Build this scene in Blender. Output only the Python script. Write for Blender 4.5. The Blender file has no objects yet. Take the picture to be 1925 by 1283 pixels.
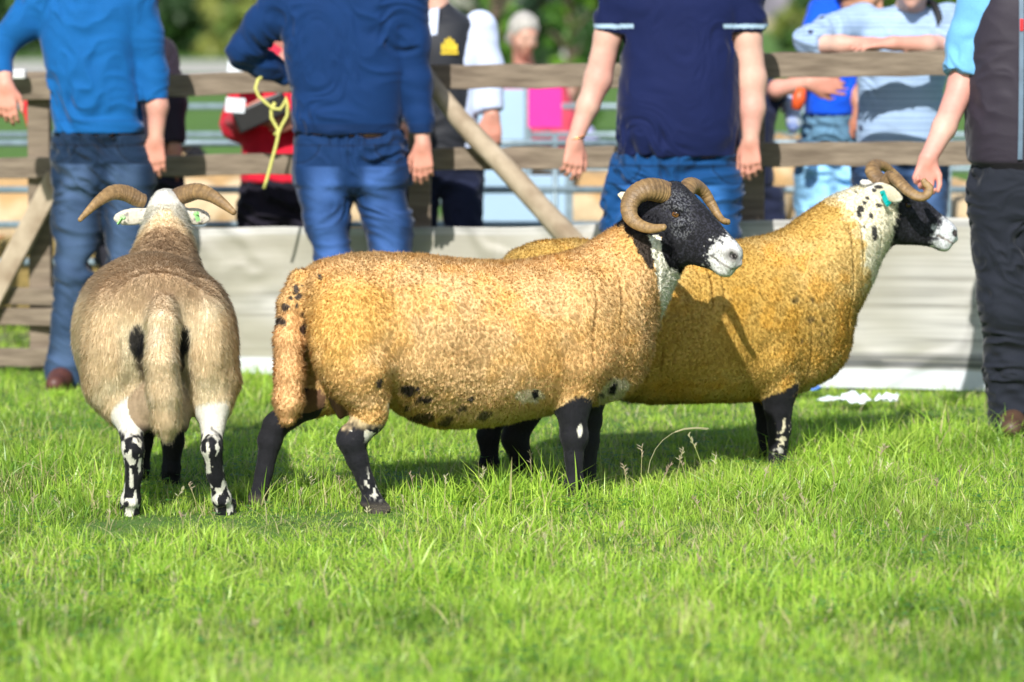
import bpy, math, numpy as np
from mathutils import Vector, Matrix
rng = np.random.default_rng(7)
SC = bpy.context.scene
COL = SC.collection
# ------------------------------------------------------------ camera, sky, sun, exposure
FPX, CX, CY, CAMH = 7219.0, 962.5, 641.5, 1.5
PITCH = math.atan(636.5 / FPX)
cam_d = bpy.data.cameras.new('camera'); cam = bpy.data.objects.new('camera', cam_d); COL.objects.link(cam)
cam.location = (0, 0, CAMH); cam.rotation_euler = (math.pi / 2 - PITCH, 0, 0)
cam_d.sensor_width = 36; cam_d.lens = 135; cam_d.clip_start = 0.1; cam_d.clip_end = 3000
cam_d.dof.use_dof = True; cam_d.dof.focus_distance = 11.5; cam_d.dof.aperture_fstop = 2.6
SC.camera = cam
SUN_EL, SUN_AZ = math.radians(36), math.radians(11)      # the sun stands behind the camera, a little to the left
w = bpy.data.worlds.new('World'); SC.world = w; w.use_nodes = True
nt = w.node_tree; nt.nodes.clear()
sky = nt.nodes.new('ShaderNodeTexSky'); sky.sky_type = 'NISHITA'; sky.sun_disc = False
sky.sun_elevation = SUN_EL; sky.sun_rotation = math.pi + SUN_AZ
bg = nt.nodes.new('ShaderNodeBackground'); bg.inputs['Strength'].default_value = 0.115
out = nt.nodes.new('ShaderNodeOutputWorld')
nt.links.new(sky.outputs[0], bg.inputs[0]); nt.links.new(bg.outputs[0], out.inputs[0])
sl = bpy.data.lights.new('sun', 'SUN'); sl.energy = 4.5; sl.angle = math.radians(0.5); sl.color = (1, 0.965, 0.915)
so = bpy.data.objects.new('sun', sl); COL.objects.link(so)
tosun = Vector((-math.sin(SUN_AZ) * math.cos(SUN_EL), -math.cos(SUN_AZ) * math.cos(SUN_EL), math.sin(SUN_EL)))
so.rotation_euler = tosun.to_track_quat('Z', 'Y').to_euler(); so.location = (-4, -6, 8)
SC.view_settings.view_transform = 'Standard'; SC.view_settings.look = 'None'
SC.view_settings.exposure = 0.34; SC.view_settings.gamma = 1
SC.cycles.use_denoising = True
SC.cycles.max_bounces = 6; SC.cycles.transparent_max_bounces = 6

# ------------------------------------------------------------ photo geometry helpers (pixel of the 1925x1283 photograph + depth -> metres)
cT, sT = math.cos(PITCH), math.sin(PITCH)
def P(px, py, Y):
    a = (px - CX) / FPX; b = (CY - py) / FPX
    y = cT + b * sT; t = Y / y
    return np.array([a * t, Y, CAMH + t * (b * cT - sT)])
def G(px, py):                      # point of the ground seen at a pixel
    a = (px - CX) / FPX; b = (CY - py) / FPX
    t = CAMH / (sT - b * cT)
    return np.array([a * t, (cT + b * sT) * t, 0.0])

# ------------------------------------------------------------ numpy noise
_T = rng.random((64, 64, 64)).astype(np.float32)
def vn(p, seed=0):
    p = np.asarray(p, np.float32) + seed * 17.31
    i = np.floor(p).astype(np.int64); f = p - i; f = f * f * (3 - 2 * f)
    i0 = i & 63; i1 = (i + 1) & 63
    x0, y0, z0 = i0[..., 0], i0[..., 1], i0[..., 2]; x1, y1, z1 = i1[..., 0], i1[..., 1], i1[..., 2]
    fx, fy, fz = f[..., 0], f[..., 1], f[..., 2]
    a = _T[x0, y0, z0] * (1 - fx) + _T[x1, y0, z0] * fx
    b = _T[x0, y1, z0] * (1 - fx) + _T[x1, y1, z0] * fx
    c = _T[x0, y0, z1] * (1 - fx) + _T[x1, y0, z1] * fx
    d = _T[x0, y1, z1] * (1 - fx) + _T[x1, y1, z1] * fx
    return (a * (1 - fy) + b * fy) * (1 - fz) + (c * (1 - fy) + d * fy) * fz
def fbm(p, o=3, seed=0):
    s, a, t = 0, 1.0, 0
    for k in range(o):
        s = s + a * vn(p * (2.03 ** k), seed + k); t += a; a *= 0.5
    return s / t
def worley(p, seed=0):               # distance to nearest and second nearest cell point, and a per-cell random direction
    p = np.asarray(p, np.float32) + seed * 5.7; i = np.floor(p).astype(np.int64); b1 = np.full(len(p), 9., np.float32); b2 = b1.copy(); cell = np.zeros((len(p), 3), np.int64); cen = np.zeros((len(p), 3), np.float32)
    for a in (-1, 0, 1):
        for b in (-1, 0, 1):
            for c in (-1, 0, 1):
                j = i + np.array([a, b, c]); x, y, z = (j & 63).T
                q = j + np.stack([_T[x, y, z], _T[z, x, (y + 7) & 63], _T[y, z, (x + 19) & 63]], 1); d = np.sqrt(((p - q)**2).sum(1))
                n = d < b1; b2 = np.where(n, b1, np.minimum(b2, d)); b1 = np.where(n, d, b1); cell[n] = j[n]; cen[n] = q[n]
    x, y, z = (cell & 63).T; return b1, b2, np.stack([_T[x, (y + 3) & 63, z], _T[z, (x + 9) & 63, y], _T[y, (z + 1) & 63, x]], 1) * 2 - 1, cen - seed * 5.7
def sstep(a, b, x):
    t = np.clip((x - a) / (b - a), 0, 1); return t * t * (3 - 2 * t)
def mixc(c, d, t):
    t = np.asarray(t)[..., None]
    return np.asarray(c) * (1 - t) + np.asarray(d) * t

# ------------------------------------------------------------ signed-distance modelling
def hermite(xs, ys, x):
    xs = np.asarray(xs, float); ys = np.asarray(ys, float)
    m = np.gradient(ys, xs); x = np.clip(x, xs[0], xs[-1])
    i = np.clip(np.searchsorted(xs, x) - 1, 0, len(xs) - 2)
    h = xs[i + 1] - xs[i]; t = (x - xs[i]) / h
    return ((2 * t**3 - 3 * t**2 + 1) * ys[i] + (t**3 - 2 * t**2 + t) * h * m[i] + (-2 * t**3 + 3 * t**2) * ys[i + 1] + (t**3 - t**2) * h * m[i + 1])
def cone(a, b, ra, rb):
    a = np.asarray(a, float); b = np.asarray(b, float); ba = b - a; L = max(float(ba @ ba), 1e-9)
    def fn(X, Y, Z):
        x, y, z = X - a[0], Y - a[1], Z - a[2]
        t = np.clip((x * ba[0] + y * ba[1] + z * ba[2]) / L, 0, 1)
        return np.sqrt((x - t * ba[0])**2 + (y - t * ba[1])**2 + (z - t * ba[2])**2) - (ra + (rb - ra) * t)
    r = max(ra, rb)
    return fn, np.minimum(a, b) - r, np.maximum(a, b) + r
def ell(c, r, R=None):
    c = np.asarray(c, float); r = np.asarray(r, float); R = np.eye(3) if R is None else np.asarray(R, float)   # columns of R = axes
    def fn(X, Y, Z):
        x, y, z = X - c[0], Y - c[1], Z - c[2]
        u = x * R[0, 0] + y * R[1, 0] + z * R[2, 0]; v = x * R[0, 1] + y * R[1, 1] + z * R[2, 1]; w_ = x * R[0, 2] + y * R[1, 2] + z * R[2, 2]
        k0 = np.sqrt((u / r[0])**2 + (v / r[1])**2 + (w_ / r[2])**2)
        k1 = np.sqrt((u / r[0]**2)**2 + (v / r[1]**2)**2 + (w_ / r[2]**2)**2) + 1e-6
        return k0 * (k0 - 1) / k1
    e = np.sqrt(((R * r)**2).sum(1))
    return fn, c - e, c + e
def axes(d, up=(0, 0, 1)):          # matrix whose first column is d, third is close to up
    d = np.asarray(d, float); d = d / np.linalg.norm(d); u = np.asarray(up, float)
    s = np.cross(u, d); s = s / np.linalg.norm(s); return np.stack([d, s, np.cross(d, s)], 1)
def loft(axis, st, n=2.0):          # st: (t, c1, h1, c2, h2) centre and half size in the two other axes
    st = np.asarray(st, float); o = [i for i in range(3) if i != axis]
    def fn(X, Y, Z):
        A = (X, Y, Z); t = A[axis]; tc = np.clip(t, st[0, 0], st[-1, 0])
        c1, h1, c2, h2 = (hermite(st[:, 0], st[:, i], tc) for i in (1, 2, 3, 4))
        h1 = np.maximum(h1, .004); h2 = np.maximum(h2, .004)
        u = np.abs((A[o[0]] - c1) / h1); v = np.abs((A[o[1]] - c2) / h2)
        rho = np.sqrt(u * u + v * v) if n == 2 else (u**n + v**n)**(1 / n)
        d = (rho - 1) * np.minimum(h1, h2)
        return np.sqrt(np.maximum(d, 0)**2 + (t - tc)**2) + np.minimum(d, 0)
    lo = np.zeros(3); hi = np.zeros(3)
    lo[axis], hi[axis] = st[0, 0], st[-1, 0]
    for q, (c, h) in enumerate(((1, 2), (3, 4))):
        lo[o[q]] = (st[:, c] - st[:, h]).min() - .01; hi[o[q]] = (st[:, c] + st[:, h]).max() + .01
    return fn, lo, hi
def poly(V, pts, jit=.008, ax=(0, 2), seed=0, fine=.004):
    """inside test of a marking outlined in the (x, z) plane of the animal, with a ragged edge"""
    x = V[:, ax[0]] + (vn(V * 45, seed) - .5) * jit * 2 + (vn(V * 190, seed + 1) - .5) * fine * 2; z = V[:, ax[1]] + (vn(V * 45, seed + 2) - .5) * jit * 2 + (vn(V * 190, seed + 3) - .5) * fine * 2
    P_ = [(p[ax[0]], p[ax[1]]) for p in pts]; ins = np.zeros(len(V), bool)
    for (x0, z0), (x1, z1) in zip(P_, P_[1:] + P_[:1]):
        if z0 == z1: continue
        c = ((z0 > z) != (z1 > z)) & (x < (x1 - x0) * (z - z0) / (z1 - z0) + x0); ins ^= c
    return ins.astype(float)
class Field:
    def __init__(s, lo, hi, h, layers=1):
        s.lo = np.asarray(lo, float); s.h = h
        n = np.ceil((np.asarray(hi) - s.lo) / h).astype(int) + 1; s.n = n
        s.L = [np.full(n, 1.0, np.float32) for _ in range(layers)]
        s.ax = [(s.lo[i] + h * np.arange(n[i])).astype(np.float32) for i in range(3)]
    def add(s, prim, k=0.02, op='u', layer=0):
        fn, lo, hi = prim; m = k + 3 * s.h
        a = np.clip(np.floor((lo - m - s.lo) / s.h).astype(int), 0, s.n); b = np.clip(np.ceil((hi + m - s.lo) / s.h).astype(int) + 1, 0, s.n)
        if (b <= a).any(): return
        X = s.ax[0][a[0]:b[0], None, None]; Y = s.ax[1][None, a[1]:b[1], None]; Z = s.ax[2][None, None, a[2]:b[2]]
        d = fn(X, Y, Z).astype(np.float32); sl_ = tuple(slice(a[i], b[i]) for i in range(3)); D = s.L[layer]; e = D[sl_]
        if op == 'u':
            h = np.clip(.5 + .5 * (e - d) / k, 0, 1); D[sl_] = e * (1 - h) + d * h - k * h * (1 - h)
        else:                        # carve
            d = -d; h = np.clip(.5 - .5 * (e - d) / k, 0, 1); D[sl_] = e * (1 - h) + d * h + k * h * (1 - h)
    def chain(s, pts, k=0.02, layer=0):      # pts: (xyz, r)
        for (p, r), (q, t) in zip(pts[:-1], pts[1:]): s.add(cone(p, q, r, t), k, 'u', layer)
    def cut(s, p, nrm, layer=0):     # removes the side nrm points to
        p = np.asarray(p, float); nrm = np.asarray(nrm, float); nrm = nrm / np.linalg.norm(nrm)
        X = s.ax[0][:, None, None]; Y = s.ax[1][None, :, None]; Z = s.ax[2][None, None, :]
        d = ((X - p[0]) * nrm[0] + (Y - p[1]) * nrm[1] + (Z - p[2]) * nrm[2]).astype(np.float32)
        s.L[layer] = np.maximum(s.L[layer], d)
    def join(s, k):
        D = s.L[0]
        for E in s.L[1:]:
            h = np.clip(.5 + .5 * (D - E) / k, 0, 1); D = D * (1 - h) + E * h - k * h * (1 - h)
        return D
    def sample(s, layer, V):
        q = (V - s.lo) / s.h; i = np.clip(np.floor(q).astype(int), 0, s.n - 2); f = (q - i).astype(np.float32); D = s.L[layer]; r = 0
        for a in (0, 1):
            for b in (0, 1):
                for c in (0, 1):
                    wt = (f[:, 0] if a else 1 - f[:, 0]) * (f[:, 1] if b else 1 - f[:, 1]) * (f[:, 2] if c else 1 - f[:, 2])
                    r = r + wt * D[i[:, 0] + a, i[:, 1] + b, i[:, 2] + c]
        return r
    def mesh(s, k=0.02):
        D = s.join(k) if len(s.L) > 1 else s.L[0]
        S = D < 0; c = np.zeros(np.array(D.shape) - 1, np.uint8)
        for a in (0, 1):
            for b in (0, 1):
                for e in (0, 1): c += S[a:a + c.shape[0], b:b + c.shape[1], e:e + c.shape[2]]
        I, J, K = np.nonzero((c > 0) & (c < 8)); idx = np.full(c.shape, -1, np.int32); idx[I, J, K] = np.arange(len(I))
        acc = np.zeros((len(I), 3), np.float32); cnt = np.zeros(len(I), np.float32)
        cor = [(a, b, e) for a in (0, 1) for b in (0, 1) for e in (0, 1)]
        for u in cor:
            for t in range(3):
                if u[t]: continue
                v = list(u); v[t] = 1
                du = D[I + u[0], J + u[1], K + u[2]]; dv = D[I + v[0], J + v[1], K + v[2]]
                m = (du < 0) != (dv < 0); tt = np.where(m, du / np.where(m, du - dv, 1), 0)
                for q in range(3): acc[:, q] += np.where(m, u[q] + (tt if q == t else 0), 0)
                cnt += m
        V = s.lo + (np.stack([I, J, K], 1) + acc / cnt[:, None]) * s.h
        F = []
        for t in range(3):
            o = [(t + 1) % 3, (t + 2) % 3]
            A = [slice(None)] * 3; B = [slice(None)] * 3; A[t] = slice(0, -1); B[t] = slice(1, None)
            e = S[tuple(A)] != S[tuple(B)]; g = np.stack(np.nonzero(e), 1)
            g = g[(g[:, o[0]] > 0) & (g[:, o[1]] > 0) & (g[:, o[0]] < c.shape[o[0]]) & (g[:, o[1]] < c.shape[o[1]])]
            def cell(d0, d1):
                q = g.copy(); q[:, o[0]] -= d0; q[:, o[1]] -= d1; return idx[q[:, 0], q[:, 1], q[:, 2]]
            Q = np.stack([cell(1, 1), cell(0, 1), cell(0, 0), cell(1, 0)], 1)
            fl = ~S[g[:, 0], g[:, 1], g[:, 2]]; Q[fl] = Q[fl][:, ::-1]; F.append(Q)
        F = np.concatenate(F); F = F[(F >= 0).all(1)]
        return V.astype(np.float32), F
def relax(V, F, it=1, lam=0.5):
    n = len(V)
    for _ in range(it):
        s = np.zeros((n, 3)); c = np.zeros(n)
        for a, b in ((0, 1), (1, 2), (2, 3), (3, 0)):
            for q in range(3):
                s[:, q] += np.bincount(F[:, a], V[F[:, b], q], n) + np.bincount(F[:, b], V[F[:, a], q], n)
            c += np.bincount(F[:, a], None, n) + np.bincount(F[:, b], None, n)
        V = V * (1 - lam) + lam * s / np.maximum(c, 1)[:, None]
    return V
def normals(V, F):
    n = np.cross(V[F[:, 2]] - V[F[:, 0]], V[F[:, 3]] - V[F[:, 1]]); N = np.zeros((len(V), 3))
    for i in range(4):
        for q in range(3): N[:, q] += np.bincount(F[:, i], n[:, q], len(V))
    return N / (np.linalg.norm(N, axis=1, keepdims=True) + 1e-9)

# ------------------------------------------------------------ objects
def tag(o, label=None, cat=None, group=None, kind=None):
    if label: o['label'] = label
    if cat: o['category'] = cat
    if group: o['group'] = group
    if kind: o['kind'] = kind
    return o
def empty(name, loc, rz=0):
    o = bpy.data.objects.new(name, None); COL.objects.link(o); o.location = Vector([float(v) for v in loc]); o.rotation_euler = (0, 0, rz); o.empty_display_size = .1
    return o
def link(name, me, mat, parent=None):
    o = bpy.data.objects.new(name, me); COL.objects.link(o)
    if mat: me.materials.append(mat)
    if parent: o.parent = parent
    return o
def npmesh(name, V, F, mat, parent=None, col=None, smooth=True, nrm=None):
    """V (n,3); F (m,k) array, or list of arrays of mixed size"""
    Fs = [F] if isinstance(F, np.ndarray) else F
    me = bpy.data.meshes.new(name); me.vertices.add(len(V)); me.vertices.foreach_set('co', np.asarray(V, np.float32).ravel())
    nl = sum(f.size for f in Fs); np_ = sum(len(f) for f in Fs)
    me.loops.add(nl); me.polygons.add(np_)
    me.loops.foreach_set('vertex_index', np.concatenate([f.ravel() for f in Fs]).astype(np.int32))
    tot = np.concatenate([np.full(len(f), f.shape[1]) for f in Fs]).astype(np.int32)
    me.polygons.foreach_set('loop_start', np.concatenate([[0], np.cumsum(tot)[:-1]]).astype(np.int32))
    me.polygons.foreach_set('use_smooth', np.full(np_, smooth))
    me.update(calc_edges=True)
    if col is not None:
        ca = me.color_attributes.new('Col', 'FLOAT_COLOR', 'POINT'); c4 = np.ones((len(V), 4), np.float32); c4[:, :3] = col
        ca.data.foreach_set('color', c4.ravel())
    if nrm is not None:
        me.normals_split_custom_set_from_vertices(np.asarray(nrm, np.float32))
    return link(name, me, mat, parent)
class MB:                            # small polygon builder for boxes, tubes, plates
    def __init__(s): s.v = []; s.f = []
    def add(s, V, F):
        n = len(s.v); s.v += [tuple(map(float, p)) for p in V]; s.f += [tuple(n + i for i in f) for f in F]
    def box(s, lo, hi, R=None, c=None):
        x0, y0, z0 = lo; x1, y1, z1 = hi
        V = np.array([(x0, y0, z0), (x1, y0, z0), (x1, y1, z0), (x0, y1, z0), (x0, y0, z1), (x1, y0, z1), (x1, y1, z1), (x0, y1, z1)], float)
        if R is not None: V = V @ np.asarray(R).T
        if c is not None: V = V + np.asarray(c)
        s.add(V, [(0, 3, 2, 1), (4, 5, 6, 7), (0, 1, 5, 4), (1, 2, 6, 5), (2, 3, 7, 6), (3, 0, 4, 7)])
    def beam(s, a, b, w, h, up=(0, 0, 1)):   # box from a to b, w across, h along up
        a = np.asarray(a, float); b = np.asarray(b, float); R = axes(b - a, up); L = np.linalg.norm(b - a)
        s.box((0, -w / 2, -h / 2), (L, w / 2, h / 2), R, a)
    def tube(s, pts, rad, n=10, cap=True):
        pts = np.asarray(pts, float); rad = np.broadcast_to(rad, (len(pts),)); V = []; F = []
        T = np.gradient(pts, axis=0); u = np.array([0, 0, 1.]) if abs(T[0][2]) < .9 * np.linalg.norm(T[0]) else np.array([1., 0, 0])
        for i, p in enumerate(pts):
            t = T[i] / np.linalg.norm(T[i]); s1 = np.cross(u, t); s1 /= np.linalg.norm(s1); u = np.cross(t, s1)
            for k in range(n):
                a = 2 * math.pi * k / n; V.append(p + rad[i] * (math.cos(a) * s1 + math.sin(a) * u))
        m = len(pts)
        for i in range(m - 1):
            for k in range(n): F.append((i * n + k, i * n + (k + 1) % n, (i + 1) * n + (k + 1) % n, (i + 1) * n + k))
        if cap: F += [tuple(range(n))[::-1], tuple((m - 1) * n + k for k in range(n))]
        s.add(V, F)
    def build(s, name, mat, parent=None, smooth=False, bevel=0):
        me = bpy.data.meshes.new(name); me.from_pydata(s.v, [], s.f); me.update()
        if smooth: me.polygons.foreach_set('use_smooth', [True] * len(me.polygons))
        o = link(name, me, mat, parent)
        if bevel: b = o.modifiers.new('bevel', 'BEVEL'); b.width = bevel; b.segments = 2
        return o

# ------------------------------------------------------------ materials
MATS = {}
def mat(name, col=None, rough=.7, var=.15, vs=20, vdet=4, bump=0, bs=100, attr=False, sheen=0, metal=0, trans=0, spec=.5, stretch=(1, 1, 1), col2=None, space='Object', bdist=.004):
    if name in MATS: return MATS[name]
    m = bpy.data.materials.new(name); m.use_nodes = True; t = m.node_tree; b = t.nodes['Principled BSDF']
    tc = t.nodes.new('ShaderNodeTexCoord'); mp = t.nodes.new('ShaderNodeMapping'); mp.inputs['Scale'].default_value = stretch
    t.links.new(tc.outputs[space], mp.inputs[0])
    nz = t.nodes.new('ShaderNodeTexNoise'); nz.inputs['Scale'].default_value = vs; nz.inputs['Detail'].default_value = vdet
    t.links.new(mp.outputs[0], nz.inputs['Vector'])
    if attr:
        a = t.nodes.new('ShaderNodeVertexColor'); a.layer_name = 'Col'; src = a.outputs[0]
    else:
        a = t.nodes.new('ShaderNodeRGB'); a.outputs[0].default_value = (*col, 1); src = a.outputs[0]
    mr = t.nodes.new('ShaderNodeMapRange'); mr.inputs['From Min'].default_value = .3; mr.inputs['From Max'].default_value = .7
    t.links.new(nz.outputs[0], mr.inputs['Value'])
    if col2 is not None:
        mx = t.nodes.new('ShaderNodeMix'); mx.data_type = 'RGBA'; t.links.new(mr.outputs[0], mx.inputs[0])
        t.links.new(src, mx.inputs[6]); mx.inputs[7].default_value = (*col2, 1); res = mx.outputs[2]
    else:
        mr.inputs['To Min'].default_value = 1 - var; mr.inputs['To Max'].default_value = 1 + var
        mx = t.nodes.new('ShaderNodeVectorMath'); mx.operation = 'SCALE'; t.links.new(src, mx.inputs[0]); t.links.new(mr.outputs[0], mx.inputs['Scale']); res = mx.outputs[0]
    t.links.new(res, b.inputs['Base Color'])
    b.inputs['Roughness'].default_value = rough; b.inputs['Metallic'].default_value = metal
    b.inputs['Specular IOR Level'].default_value = spec
    if sheen: b.inputs['Sheen Weight'].default_value = sheen; b.inputs['Sheen Roughness'].default_value = .4
    if bump:
        n2 = t.nodes.new('ShaderNodeTexNoise'); n2.inputs['Scale'].default_value = bs; n2.inputs['Detail'].default_value = 3
        t.links.new(mp.outputs[0], n2.inputs['Vector'])
        bp = t.nodes.new('ShaderNodeBump'); bp.inputs['Strength'].default_value = bump; bp.inputs['Distance'].default_value = bdist
        t.links.new(n2.outputs[0], bp.inputs['Height']); t.links.new(bp.outputs[0], b.inputs['Normal'])
    if trans:
        tr = t.nodes.new('ShaderNodeBsdfTranslucent'); t.links.new(res, tr.inputs[0]); ms = t.nodes.new('ShaderNodeMixShader'); ms.inputs[0].default_value = trans
        o = t.nodes['Material Output']; t.links.new(b.outputs[0], ms.inputs[1]); t.links.new(tr.outputs[0], ms.inputs[2]); t.links.new(ms.outputs[0], o.inputs[0])
    MATS[name] = m; return m

# ------------------------------------------------------------ ground, field and grass
Vg = []; n = 60
gx = np.concatenate([[-900, -300, -100, -40, -15], np.linspace(-6, 6, 41), [15, 40, 100, 300, 900]])
gy = np.concatenate([[-300, -60, -10, 2], np.linspace(6, 18, 41), [22, 30, 45, 70, 120, 250, 700, 1500]])
GX, GY = np.meshgrid(gx, gy, indexing='ij')
GZ = (fbm(np.stack([GX * .8, GY * .8, GX * 0], -1), 3) - .5) * .022 * ((np.abs(GX) < 7) & (GY > 5) & (GY < 19))
def gz(x, y):                        # terrain height inside the grassy ring
    return (fbm(np.stack([x * .8, y * .8, x * 0], -1), 3) - .5) * .022
nx, ny = GX.shape; ii = np.arange(nx * ny).reshape(nx, ny)
Fq = np.stack([ii[:-1, :-1].ravel(), ii[1:, :-1].ravel(), ii[1:, 1:].ravel(), ii[:-1, 1:].ravel()], 1)
gm = mat('field_ground', (.10, .22, .02), rough=.95, vs=1.2, vdet=8, col2=(.07, .15, .018), bump=.6, bs=60, bdist=.02)
tag(npmesh('ground', np.stack([GX, GY, GZ - .004], -1).reshape(-1, 3), Fq, gm), 'green grass field the show ring stands on', kind='structure')

def blades(n, x, y, h, wd, lean, col, rs, curve=1.0, seg=3):
    """ribbon blades of grass; x, y roots, h heights (n), wd widths, lean strength, col (n,3)"""
    az = rs.random(n) * 2 * math.pi; ta = rs.random(n) * 2 * math.pi
    b = lean * np.abs(rs.normal(size=n)) * curve
    root = np.stack([x, y, gz(x, y) - .004], 1); L = np.stack([np.cos(az), np.sin(az), np.zeros(n)], 1); W = np.stack([np.cos(ta), np.sin(ta), np.zeros(n)], 1)
    V = []; C = []
    for s in range(seg + 1):
        t = s / seg
        c = root + np.array([0, 0, 1.]) * (h * (t - .25 * b * t * t))[:, None] + L * (h * b * (0.35 * t + t * t))[:, None]
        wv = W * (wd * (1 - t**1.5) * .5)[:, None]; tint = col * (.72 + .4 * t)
        if s < seg: V += [c - wv, c + wv]; C += [tint, tint]
        else: V += [c]; C += [tint]
    V = np.stack(V, 1); C = np.stack(C, 1); m = V.shape[1]; base = (np.arange(n) * m)[:, None]
    F4 = [base + np.array([[2 * s, 2 * s + 1, 2 * s + 3, 2 * s + 2]]) for s in range(seg - 1)]
    F3 = base + np.array([[2 * seg - 2, 2 * seg - 1, 2 * seg]])
    return V.reshape(-1, 3), [np.concatenate(F4), F3], C.reshape(-1, 3)
def grass_points(n, rs, y0, y1, margin, tuft=.0):
    y = y0 + (y1 - y0) * rs.random(n); half = .1335 * y + margin; x = (rs.random(n) * 2 - 1) * half
    return x, y
def height_map(x, y):
    p = np.stack([x * 1.6, y * 1.1, x * 0 + 3], 1); h = .028 + .050 * sstep(.35, .75, fbm(p, 3, 5))
    def bumpat(px, py, rx, ry, amt):
        g = G(px, py); return amt * np.exp(-(((x - g[0]) / rx)**2 + ((y - g[1]) / ry)**2))
    h = h + bumpat(1090, 950, .30, .22, .045) + bumpat(1400, 925, .35, .3, .03) + bumpat(900, 955, .22, .15, .02) + bumpat(1700, 850, .6, .5, .02)
    for px, py, r, a in ((243, 990, .11, .05), (425, 985, .11, .05), (480, 985, .12, .05), (705, 975, .12, .05), (600, 975, .15, .03), (330, 975, .15, .03), (330, 920, .3, .02)):
        h = h - bumpat(px, py, r, r * 1.1, a)
    for px, py, r in ((243, 995, .15), (425, 988, .15), (482, 983, .17), (708, 975, .17), (322, 950, .12)):
        g = G(px, py); h = h * (1 - .78 * np.exp(-(((x - g[0]) / r)**2 + ((y - g[1]) / (r * 1.5))**2)))
    return np.clip(h, .010, .14)
def grass_color(x, y, rs, n, dry=.06):
    p = np.stack([x * 2.2, y * 1.6, x * 0], 1); a = fbm(p, 3, 11)[:, None]; b = rs.random(n)[:, None]
    fresh = np.array([.27, .53, .04]); lime = np.array([.66, .88, .13]); deep = np.array([.045, .17, .012]); straw = np.array([.68, .62, .30])
    c = fresh * (1 - b) + lime * b; k = sstep(.50, .28, a[:, 0])[:, None]; c = c * (1 - .55 * k) + deep * .55 * k
    y2 = sstep(.5, .75, fbm(p * 1.7, 2, 31))[:, None]; c = c * (1 - .4 * y2) + np.array([.46, .56, .12]) * .4 * y2
    d = rs.random(n) < dry + .22 * sstep(.55, .75, fbm(p * 1.3, 3, 57)) * (y < 13.5); c[d] = straw * (.7 + .5 * rs.random(d.sum())[:, None]); return c
GM = mat('grass_blade', attr=True, rough=.38, var=.12, vs=9, trans=.42, spec=.5)
def build_grass():
    rs = np.random.default_rng(3); VV, F4, F3, CC = [], [], [], []; off = 0
    def push(r):
        nonlocal off
        V, F, C = r; VV.append(V); F4.append(F[0] + off); F3.append(F[1] + off); CC.append(C); off += len(V)
    # tufts: centres with their own height, lean and shade
    for (cnt, per, y0, y1, mg, hs, ws, ln) in ((8200, 11, 7.6, 13.2, .5, 1.1, .0044, .7), (4600, 11, 13.2, 17.5, .5, .95, .0055, .6), (2600, 9, 7.6, 17.5, 1.6, 1.0, .005, .6), (3000, 7, 7.6, 13.2, .3, 1.65, .0042, .6)):
        cx_, cy_ = grass_points(cnt, rs, y0, y1, mg); n = cnt * per
        x = np.repeat(cx_, per) + rs.normal(size=n) * .022; y = np.repeat(cy_, per) + rs.normal(size=n) * .022
        tj = np.repeat(.7 + .6 * rs.random(cnt), per)
        h = height_map(x, y) * hs * tj * (.45 + .75 * rs.random(n)); wd = ws * (.6 + .8 * rs.random(n)) * np.sqrt(h / .05)
        push(blades(n, x, y, h, wd, ln, grass_color(x, y, rs, n), rs))
    # low dense undergrowth, flatter and darker
    n = 90000; x, y = grass_points(n, rs, 7.6, 17.2, .4); h = height_map(x, y) * (.25 + .4 * rs.random(n))
    push(blades(n, x, y, h, .004 * np.ones(n), 1.1, grass_color(x, y, rs, n, .16) * .85, rs))
    # long straw-like litter lying between the blades
    n = 4200; x, y = grass_points(n, rs, 7.8, 15, .3); h = .06 + .08 * rs.random(n)
    push(blades(n, x, y, h * .7, .003 * np.ones(n), 2.2, np.array([.66, .60, .33]) * (.7 + .5 * rs.random(n)[:, None]), rs))
    n = 2600; cx_, cy_ = grass_points(130, rs, 7.8, 13.5, .2); k = rs.integers(0, 130, n); x = cx_[k] + rs.normal(size=n) * .09; y = cy_[k] + rs.normal(size=n) * .12; hh = .018 + .03 * rs.random(n)   # clover and small weeds
    c0 = np.stack([x, y, gz(x, y) + hh], 1); a0 = rs.random(n) * 6.28; V3, C3 = [], []
    for q in range(3):
        a = a0 + q * 2.09; r = (.006 + .005 * rs.random(n))[:, None]; d = np.stack([np.cos(a), np.sin(a), .15 + 0 * a], 1); s_ = np.stack([-np.sin(a), np.cos(a), 0 * a], 1)
        V3 += [c0, c0 + d * r * 1.1 + s_ * r * .7, c0 + d * r * 1.9, c0 + d * r * 1.1 - s_ * r * .7]
    V3 = np.stack(V3, 1).reshape(-1, 3); F4.append(np.arange(len(V3)).reshape(-1, 4) + off); VV.append(V3); CC.append(np.repeat(np.array([.10, .30, .05]) * (.7 + .6 * rs.random(n))[:, None], 12, 0)); off += len(V3)
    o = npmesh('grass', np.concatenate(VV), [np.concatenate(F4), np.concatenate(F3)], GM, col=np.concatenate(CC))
    tag(o, 'long bright green meadow grass of the show ring', 'grass', kind='stuff')
build_grass()
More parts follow.
